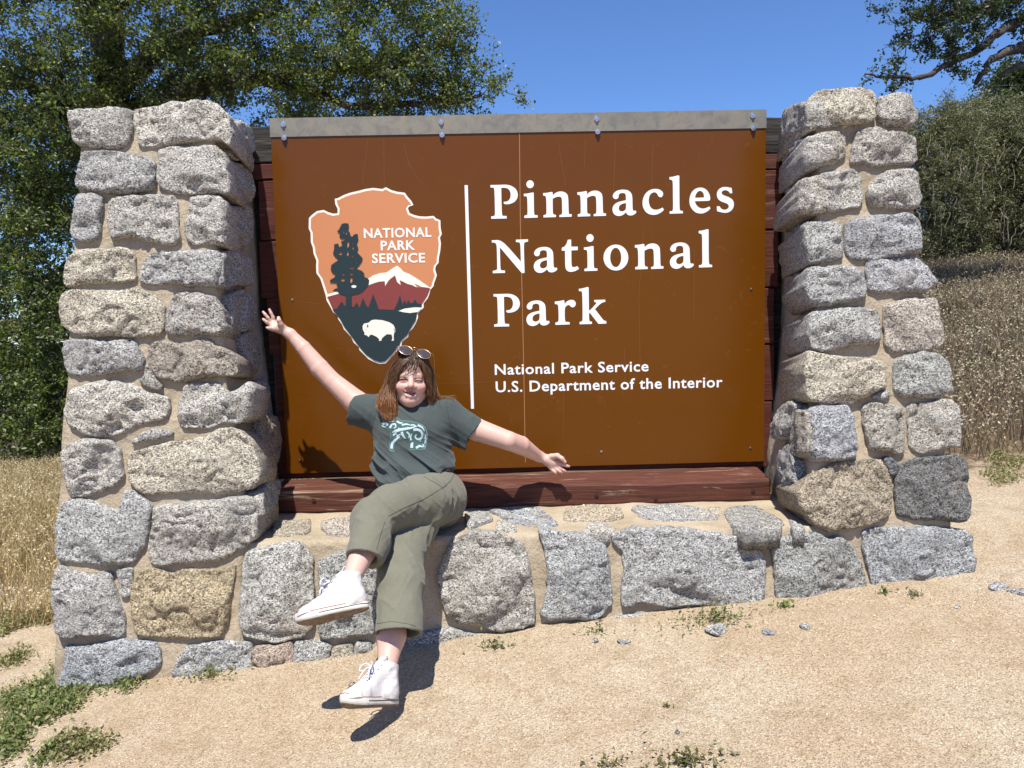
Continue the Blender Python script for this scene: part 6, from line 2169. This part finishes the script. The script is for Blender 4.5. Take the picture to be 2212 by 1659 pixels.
    for i in range(5):
        for a_, b_ in ((0, 1), (1, 0)):
            p0, p1 = eyes[i][a_], eyes[i + 1][b_] if i < 4 else eyes[i][b_]
            lace([p0, (p0 + p1) / 2 + fr * (1.1 + .3 * a_), p1])
    kn = (eyes[3][0] + eyes[3][1]) / 2 + np.array([.012, 0, .010])
    for sg in (-1, 1):
        lace([kn, kn + np.array([.010, sg * .014, .014]), kn + np.array([.022, sg * .030, .006]), kn + np.array([.030, sg * .030, -.012]), kn + np.array([.022, sg * .018, -.014]), kn], .0030)
        lace([kn, kn + np.array([.016, sg * .010, -.006]), kn + np.array([.030, sg * .020, -.024]), kn + np.array([.036, sg * .026, -.040])], .0026)
    mb = MB()
    mb.tube([W(kn + np.array([0, -.006, 0])), W(kn), W(kn + np.array([0, .006, 0]))], .005, 8)
    adopt(mb.build('lace_knot', M_LACE, smooth=True), up)
    return up

def place_shoe(ankle_local, ankle_world, X, Z, mirror, label):
    X = unit(np.array(X, float))
    Z = np.array(Z, float)
    Z = unit(Z - X * (Z @ X))
    Y = np.cross(Z, X) * mirror
    o_w = np.array(ankle_world) - np.array(ankle_local) @ np.array([X, Y, Z]) * SHOE
    return shoe(o_w, X, Z, mirror, label)
place_shoe((.042, 0, .115), L_AN + [.004, 0, .0], (-.965, -.22, -.15), (-.02, .60, .80), 1, 'raised white high-top shoe pointing left')
place_shoe((.042, 0, .115), R_AN + [.004, 0, .0], (-.62, -.70, .36), (-.05, .52, .85), -1, 'lower white high-top shoe pointing at the camera')

# ---- hair
t = NT('brown_hair')
c = t.attr('tint')
t.inp('Base Color', c).inp('Roughness', .38)
t.p.inputs['Specular IOR Level'].default_value = .55
t.p.inputs['Anisotropic'].default_value = .5
M_HAIR = t.m
Hf = Field(HO - .22, HO + .22, .003)
Hf.ell(H_(0, .034, -.026), (.079, .089, .096), .01, HM)
Hf.cone(H_(0, .0, -.06), H_(0, -.11, -.06), .055, .050, .03)
Hf.ell(H_(0, -.035, .09), (.062, .105, .075), .012, HM, sub=True)
Hf.ell(H_(.012, .03, .10), (.034, .052, .05), .01, HM, sub=True)
Hf.displace(lambda p: .003 * vnoise((p - HO) @ HM.T * [60, 14, 60], 1, 4), .02)
hV, hQ = Hf.mesh()
hcap = mesh_obj('hair', hV, hQ, M_HAIR)
adopt(hcap, PERSON)
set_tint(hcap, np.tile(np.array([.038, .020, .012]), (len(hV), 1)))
rng = np.random.default_rng(5)
paths = []
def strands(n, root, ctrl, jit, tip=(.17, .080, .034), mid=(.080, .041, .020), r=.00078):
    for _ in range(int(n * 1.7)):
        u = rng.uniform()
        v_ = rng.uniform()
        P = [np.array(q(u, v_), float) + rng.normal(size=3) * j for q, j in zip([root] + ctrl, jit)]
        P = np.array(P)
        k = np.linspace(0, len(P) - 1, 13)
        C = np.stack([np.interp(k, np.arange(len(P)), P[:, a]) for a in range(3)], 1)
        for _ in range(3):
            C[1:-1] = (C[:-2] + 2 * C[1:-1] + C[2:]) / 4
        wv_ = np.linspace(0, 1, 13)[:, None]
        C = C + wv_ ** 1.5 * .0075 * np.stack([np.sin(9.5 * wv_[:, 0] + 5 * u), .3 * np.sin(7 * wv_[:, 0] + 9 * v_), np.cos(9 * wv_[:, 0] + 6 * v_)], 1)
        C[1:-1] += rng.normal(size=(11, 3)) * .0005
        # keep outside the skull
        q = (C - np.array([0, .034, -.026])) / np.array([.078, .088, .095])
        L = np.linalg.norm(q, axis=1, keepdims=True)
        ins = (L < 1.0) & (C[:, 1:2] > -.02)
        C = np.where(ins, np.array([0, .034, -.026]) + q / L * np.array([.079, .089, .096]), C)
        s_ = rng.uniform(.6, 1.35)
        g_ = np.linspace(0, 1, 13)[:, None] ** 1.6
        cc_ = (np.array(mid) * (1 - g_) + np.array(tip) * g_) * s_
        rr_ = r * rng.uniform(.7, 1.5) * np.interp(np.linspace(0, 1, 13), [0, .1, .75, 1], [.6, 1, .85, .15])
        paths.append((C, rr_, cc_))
lerp = lambda a, b, u: a + (b - a) * u
# sweep to the left of the picture
strands(380, lambda u, v: (lerp(.016, -.02, u * .6), .118 - .03 * v, .030 + .045 * v),
        [lambda u, v: (lerp(-.016, -.046, u), .086 - .012 * v, .078 - .02 * u), lambda u, v: (lerp(-.042, -.076, u), .036, .078 - .040 * u), lambda u, v: (lerp(-.062, -.084, u), -.004, .062 - .045 * u), lambda u, v: (lerp(-.070, -.088, u), -.05, .040 - .035 * u)],
        [.002, .003, .005, .006, .010])
# long lock in front of the shoulder
strands(620, lambda u, v: (lerp(0, -.06, u), .115 - .03 * u, lerp(.03, -.04, v)),
        [lambda u, v: (lerp(-.060, -.086, u), .055, lerp(.03, -.03, v)), lambda u, v: (lerp(-.072, -.094, u), -.015, lerp(.032, -.02, v)), lambda u, v: (lerp(-.066, -.118, u), -.066, lerp(.050, -.01, v)), lambda u, v: (lerp(-.066, -.128, u), -.105, lerp(.062, .01, v)), lambda u, v: (lerp(-.056, -.096, u), -.138 - .012 * v, lerp(.058, .03, v))],
        [.002, .004, .007, .009, .009, .009], tip=(.33, .145, .050), mid=(.095, .046, .021))
# sweep to the right
strands(330, lambda u, v: (lerp(.012, .04, u * .6), .118 - .03 * v, .030 + .045 * v),
        [lambda u, v: (lerp(.040, .060, u), .080 - .012 * v, .074 - .02 * u), lambda u, v: (lerp(.056, .076, u), .030, .070 - .040 * u), lambda u, v: (lerp(.062, .082, u), -.010, .054 - .045 * u), lambda u, v: (lerp(.070, .086, u), -.050, .032 - .03 * u)],
        [.002, .003, .005, .006, .009])
strands(480, lambda u, v: (lerp(0, .06, u), .115 - .03 * u, lerp(.02, -.05, v)),
        [lambda u, v: (lerp(.060, .086, u), .055, lerp(.015, -.05, v)), lambda u, v: (lerp(.074, .092, u), -.02, lerp(.012, -.05, v)), lambda u, v: (lerp(.068, .100, u), -.070, lerp(.008, -.05, v)), lambda u, v: (lerp(.062, .104, u), -.100 - .012 * v, lerp(.015, -.04, v))],
        [.002, .004, .007, .008, .010], tip=(.22, .10, .038))
# tips flicked over the far shoulder
strands(110, lambda u, v: (lerp(.03, .06, u), .09, lerp(0, -.06, v)),
        [lambda u, v: (.088, .02, lerp(-.01, -.05, v)), lambda u, v: (lerp(.090, .102, u), -.040, lerp(-.01, -.05, v)), lambda u, v: (lerp(.112, .125, u), -.070, lerp(-.005, -.04, v)), lambda u, v: (lerp(.140, .170, u), lerp(-.072, -.058, v), -.015)],
        [.002, .004, .005, .006, .007], tip=(.24, .11, .038), mid=(.085, .042, .018))
# back of the head
strands(260, lambda u, v: (lerp(-.05, .05, u), .10, -.03 - .03 * v), [lambda u, v: (lerp(-.07, .07, u), .05, -.118 + .02 * v), lambda u, v: (lerp(-.08, .08, u), -.04, -.125 + .03 * v), lambda u, v: (lerp(-.085, .085, u), -.11, -.10 + .03 * v)], [.003, .006, .008, .010])
# crown, swept back under the glasses
strands(240, lambda u, v: (lerp(-.050, .060, u), .106 + .010 * v, .050 - .01 * v), [lambda u, v: (lerp(-.052, .060, u), .120, .02), lambda u, v: (lerp(-.055, .060, u), .122, -.05), lambda u, v: (lerp(-.06, .06, u), .08, -.108)], [.003, .004, .004, .006])
# thin fringe over the forehead
strands(18, lambda u, v: (lerp(-.005, .03, u), .112, .055), [lambda u, v: (lerp(-.022, .036, u), .074, .080), lambda u, v: (lerp(-.036, .044, u), .044, .086), lambda u, v: (lerp(-.048, .050, u), .016 + .012 * v, .084)], [.003, .003, .004, .005], r=.0008)
# fly-away
strands(60, lambda u, v: (lerp(-.06, .06, u), .10, lerp(-.03, .04, v)), [lambda u, v: (lerp(-.092, .092, u), .05, lerp(-.02, .03, v)), lambda u, v: (lerp(-.100, .100, u), -.02, lerp(0, .03, v)), lambda u, v: (lerp(-.108, .102, u), -.08, lerp(0, .04, v))], [.004, .009, .010, .014], r=.0006, tip=(.22, .10, .04))
mb = MB()
cols = []
for C, rr_, cc_ in paths:
    mb.tube(HO + C @ HM, rr_, 4, cap=False)
    cols.append(np.repeat(cc_, 4, 0))
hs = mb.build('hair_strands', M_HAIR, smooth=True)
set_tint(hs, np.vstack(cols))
hs['kind'] = 'stuff'
adopt(hs, hcap)

# ---- sunglasses resting on the hair
SUNG = empty('sunglasses', 'gold rimmed aviator sunglasses pushed up on the brown hair', 'sunglasses', tuple(H_(.012, .118, .055)))
t = NT('dark_lens')
t.inp('Base Color', (.055, .045, .048)).inp('Roughness', .12)
t.p.inputs['Coat Weight'].default_value = .1
M_LENS = t.m
M_GOLD = plain('gold_rim', (.62, .46, .30), .28, 1.0)
ph = R(38)
gx_, gyv, gzv = np.array([.986, -.165, 0]), np.array([0, math.cos(ph), -math.sin(ph)]), np.array([0, math.sin(ph), math.cos(ph)])
def gl(c_, a, b, d=0):
    q = np.array(c_) + a * gx_ + b * gyv + d * gzv
    return H_(*q)
cen = np.array([.012, .114, .060])
for sgn in (-1, 1):
    lc = cen + gx_ * sgn * .0345
    pts_ = []
    for k in range(28):
        a = 2 * math.pi * k / 28
        rx = .0275
        ry = .0225 if math.sin(a) > 0 else .0265
        pts_.append((rx * math.cos(a) * (1 if math.sin(a) > 0 else .96) + sgn * .002 * (math.sin(a) < 0), ry * math.sin(a)))
    V = [gl(lc, 0, 0, .004)] + [gl(lc, a * .55, b * .55, .0028) for a, b in pts_] + [gl(lc, a, b, 0) for a, b in pts_]
    F = [(0, 1 + k, 1 + (k + 1) % 28) for k in range(28)] + [(1 + k, 29 + k, 29 + (k + 1) % 28, 1 + (k + 1) % 28) for k in range(28)]
    adopt(mesh_obj('lens', list(map(tuple, V)), F, M_LENS), SUNG)
    mb = MB()
    mb.tube([gl(lc, a, b, 0) for a, b in pts_ + pts_[:1]], .0011, 6, cap=False)
    adopt(mb.build('rim', M_GOLD, smooth=True), SUNG)
    mb = MB()
    mb.tube([gl(cen, sgn * .0625, .010, 0), gl(cen, sgn * .072, .010, -.004), gl(cen, sgn * .078, .004, -.03), gl(cen, sgn * .081, -.010, -.08), gl(cen, sgn * .080, -.03, -.12)], .0011, 6)
    adopt(mb.build('temple', M_GOLD, smooth=True), SUNG)
mb = MB()
mb.tube([gl(cen, -.0075, .006, 0), gl(cen, 0, .0085, .003), gl(cen, .0075, .006, 0)], .0011, 6)
mb.tube([gl(cen, -.012, .019, 0), gl(cen, 0, .0205, .002), gl(cen, .012, .019, 0)], .0010, 6)
adopt(mb.build('bridge', M_GOLD, smooth=True), SUNG)
# ================================================================== CAR GLIMPSED THROUGH THE OAK
cx_, cy_ = at(60, 900, 12.6)[0], 12.6
CAR = empty('parked_car', 'white parked car half hidden behind the low branches of the big oak', 'car', (cx_, cy_, gz(cx_, cy_)))
CO = np.array([cx_, cy_, gz(cx_, cy_)])
t = NT('white_car_paint')
t.inp('Base Color', (.62, .64, .66)).inp('Roughness', .25)
t.p.inputs['Coat Weight'].default_value = .6
M_CAR = t.m
M_CARGLASS = plain('car_glass', (.02, .025, .03), .06)
M_TYRE = plain('tyre_rubber', (.02, .02, .02), .8)
M_RIM = plain('wheel_rim', (.45, .46, .48), .3, .9)
M_LAMPW = plain('headlamp', (.7, .72, .74), .1)
sec = [(-2.2, .40, .62, .70, .72), (-2.1, .30, .72, .80, .82), (-1.5, .24, .86, .92, .95), (-.95, .22, .88, .96, 1.0), (-.3, .22, .89, 1.42, 1.46), (.5, .22, .89, 1.46, 1.50), (1.3, .22, .89, 1.40, 1.44), (1.75, .24, .88, 1.0, 1.02), (2.1, .32, .80, .92, .95), (2.2, .45, .66, .80, .84)]
V, F = [], []
for x, zb, hw, zs_, zr in sec:
    cab = zs_ > 1.2
    prof = [(-hw + .08, zb), (-hw, zb + .15), (-hw, .85 if cab else zs_ - .12), (-hw * (.80 if cab else .95), zs_ if cab else zs_ - .03), (-hw * .5, zr), (hw * .5, zr), (hw * (.80 if cab else .95), zs_ if cab else zs_ - .03), (hw, .85 if cab else zs_ - .12), (hw, zb + .15), (hw - .08, zb)]
    V += [CO + np.array([x, y, z]) for y, z in prof]
n = 10
for i in range(len(sec) - 1):
    F += [(i * n + j, (i + 1) * n + j, (i + 1) * n + (j + 1) % n, i * n + (j + 1) % n) for j in range(n)]
F += [tuple(range(n)), tuple((len(sec) - 1) * n + j for j in reversed(range(n)))]
adopt(bevel(mesh_obj('car_body', list(map(tuple, V)), F, M_CAR, smooth=False), .03), CAR)
for sy in (-1, 1):
    for xa, xb in ((-.28, .42), (.50, 1.15)):
        mb = MB()
        q = [CO + np.array(p) for p in ((xa - .12 * (xa < 0), sy * .895, .92), (xb, sy * .895, .92), (xb - .02, sy * .755, 1.34), (xa + .16 * (xa < 0), sy * .755, 1.34))]
        mb.add(q + [p + np.array([0, sy * .012, .004]) for p in q], [(4, 5, 6, 7), (0, 3, 2, 1), (0, 1, 5, 4), (1, 2, 6, 5), (2, 3, 7, 6), (3, 0, 4, 7)])
        adopt(mb.build('side_window', M_CARGLASS), CAR)
    for x in (-1.4, 1.35):
        mb = MB()
        c_ = CO + np.array([x, sy * .82, .31])
        mb.tube([c_ + [0, -.10, 0], c_ + [0, .10, 0]], .31, 24)
        wh = adopt(mb.build('wheel', M_TYRE), CAR)
        mb = MB()
        mb.tube([c_ + [0, -.106, 0], c_ + [0, .106, 0]], .19, 16)
        adopt(mb.build('rim', M_RIM), wh)
    mb = MB()
    mb.box(CO + np.array([-2.17, sy * .60 - .14, .56]), CO + np.array([-2.05, sy * .60 + .14, .70]))
    adopt(bevel(mb.build('headlight', M_LAMPW), .02), CAR)
mb = MB()
q = [CO + np.array(p) for p in ((-.92, -.70, 1.0), (-.92, .70, 1.0), (-.36, .60, 1.41), (-.36, -.60, 1.41))]
mb.add(q + [p + np.array([-.02, 0, .012]) for p in q], [(4, 5, 6, 7), (0, 3, 2, 1), (0, 1, 5, 4), (1, 2, 6, 5), (2, 3, 7, 6), (3, 0, 4, 7)])
adopt(mb.build('windscreen', M_CARGLASS), CAR)
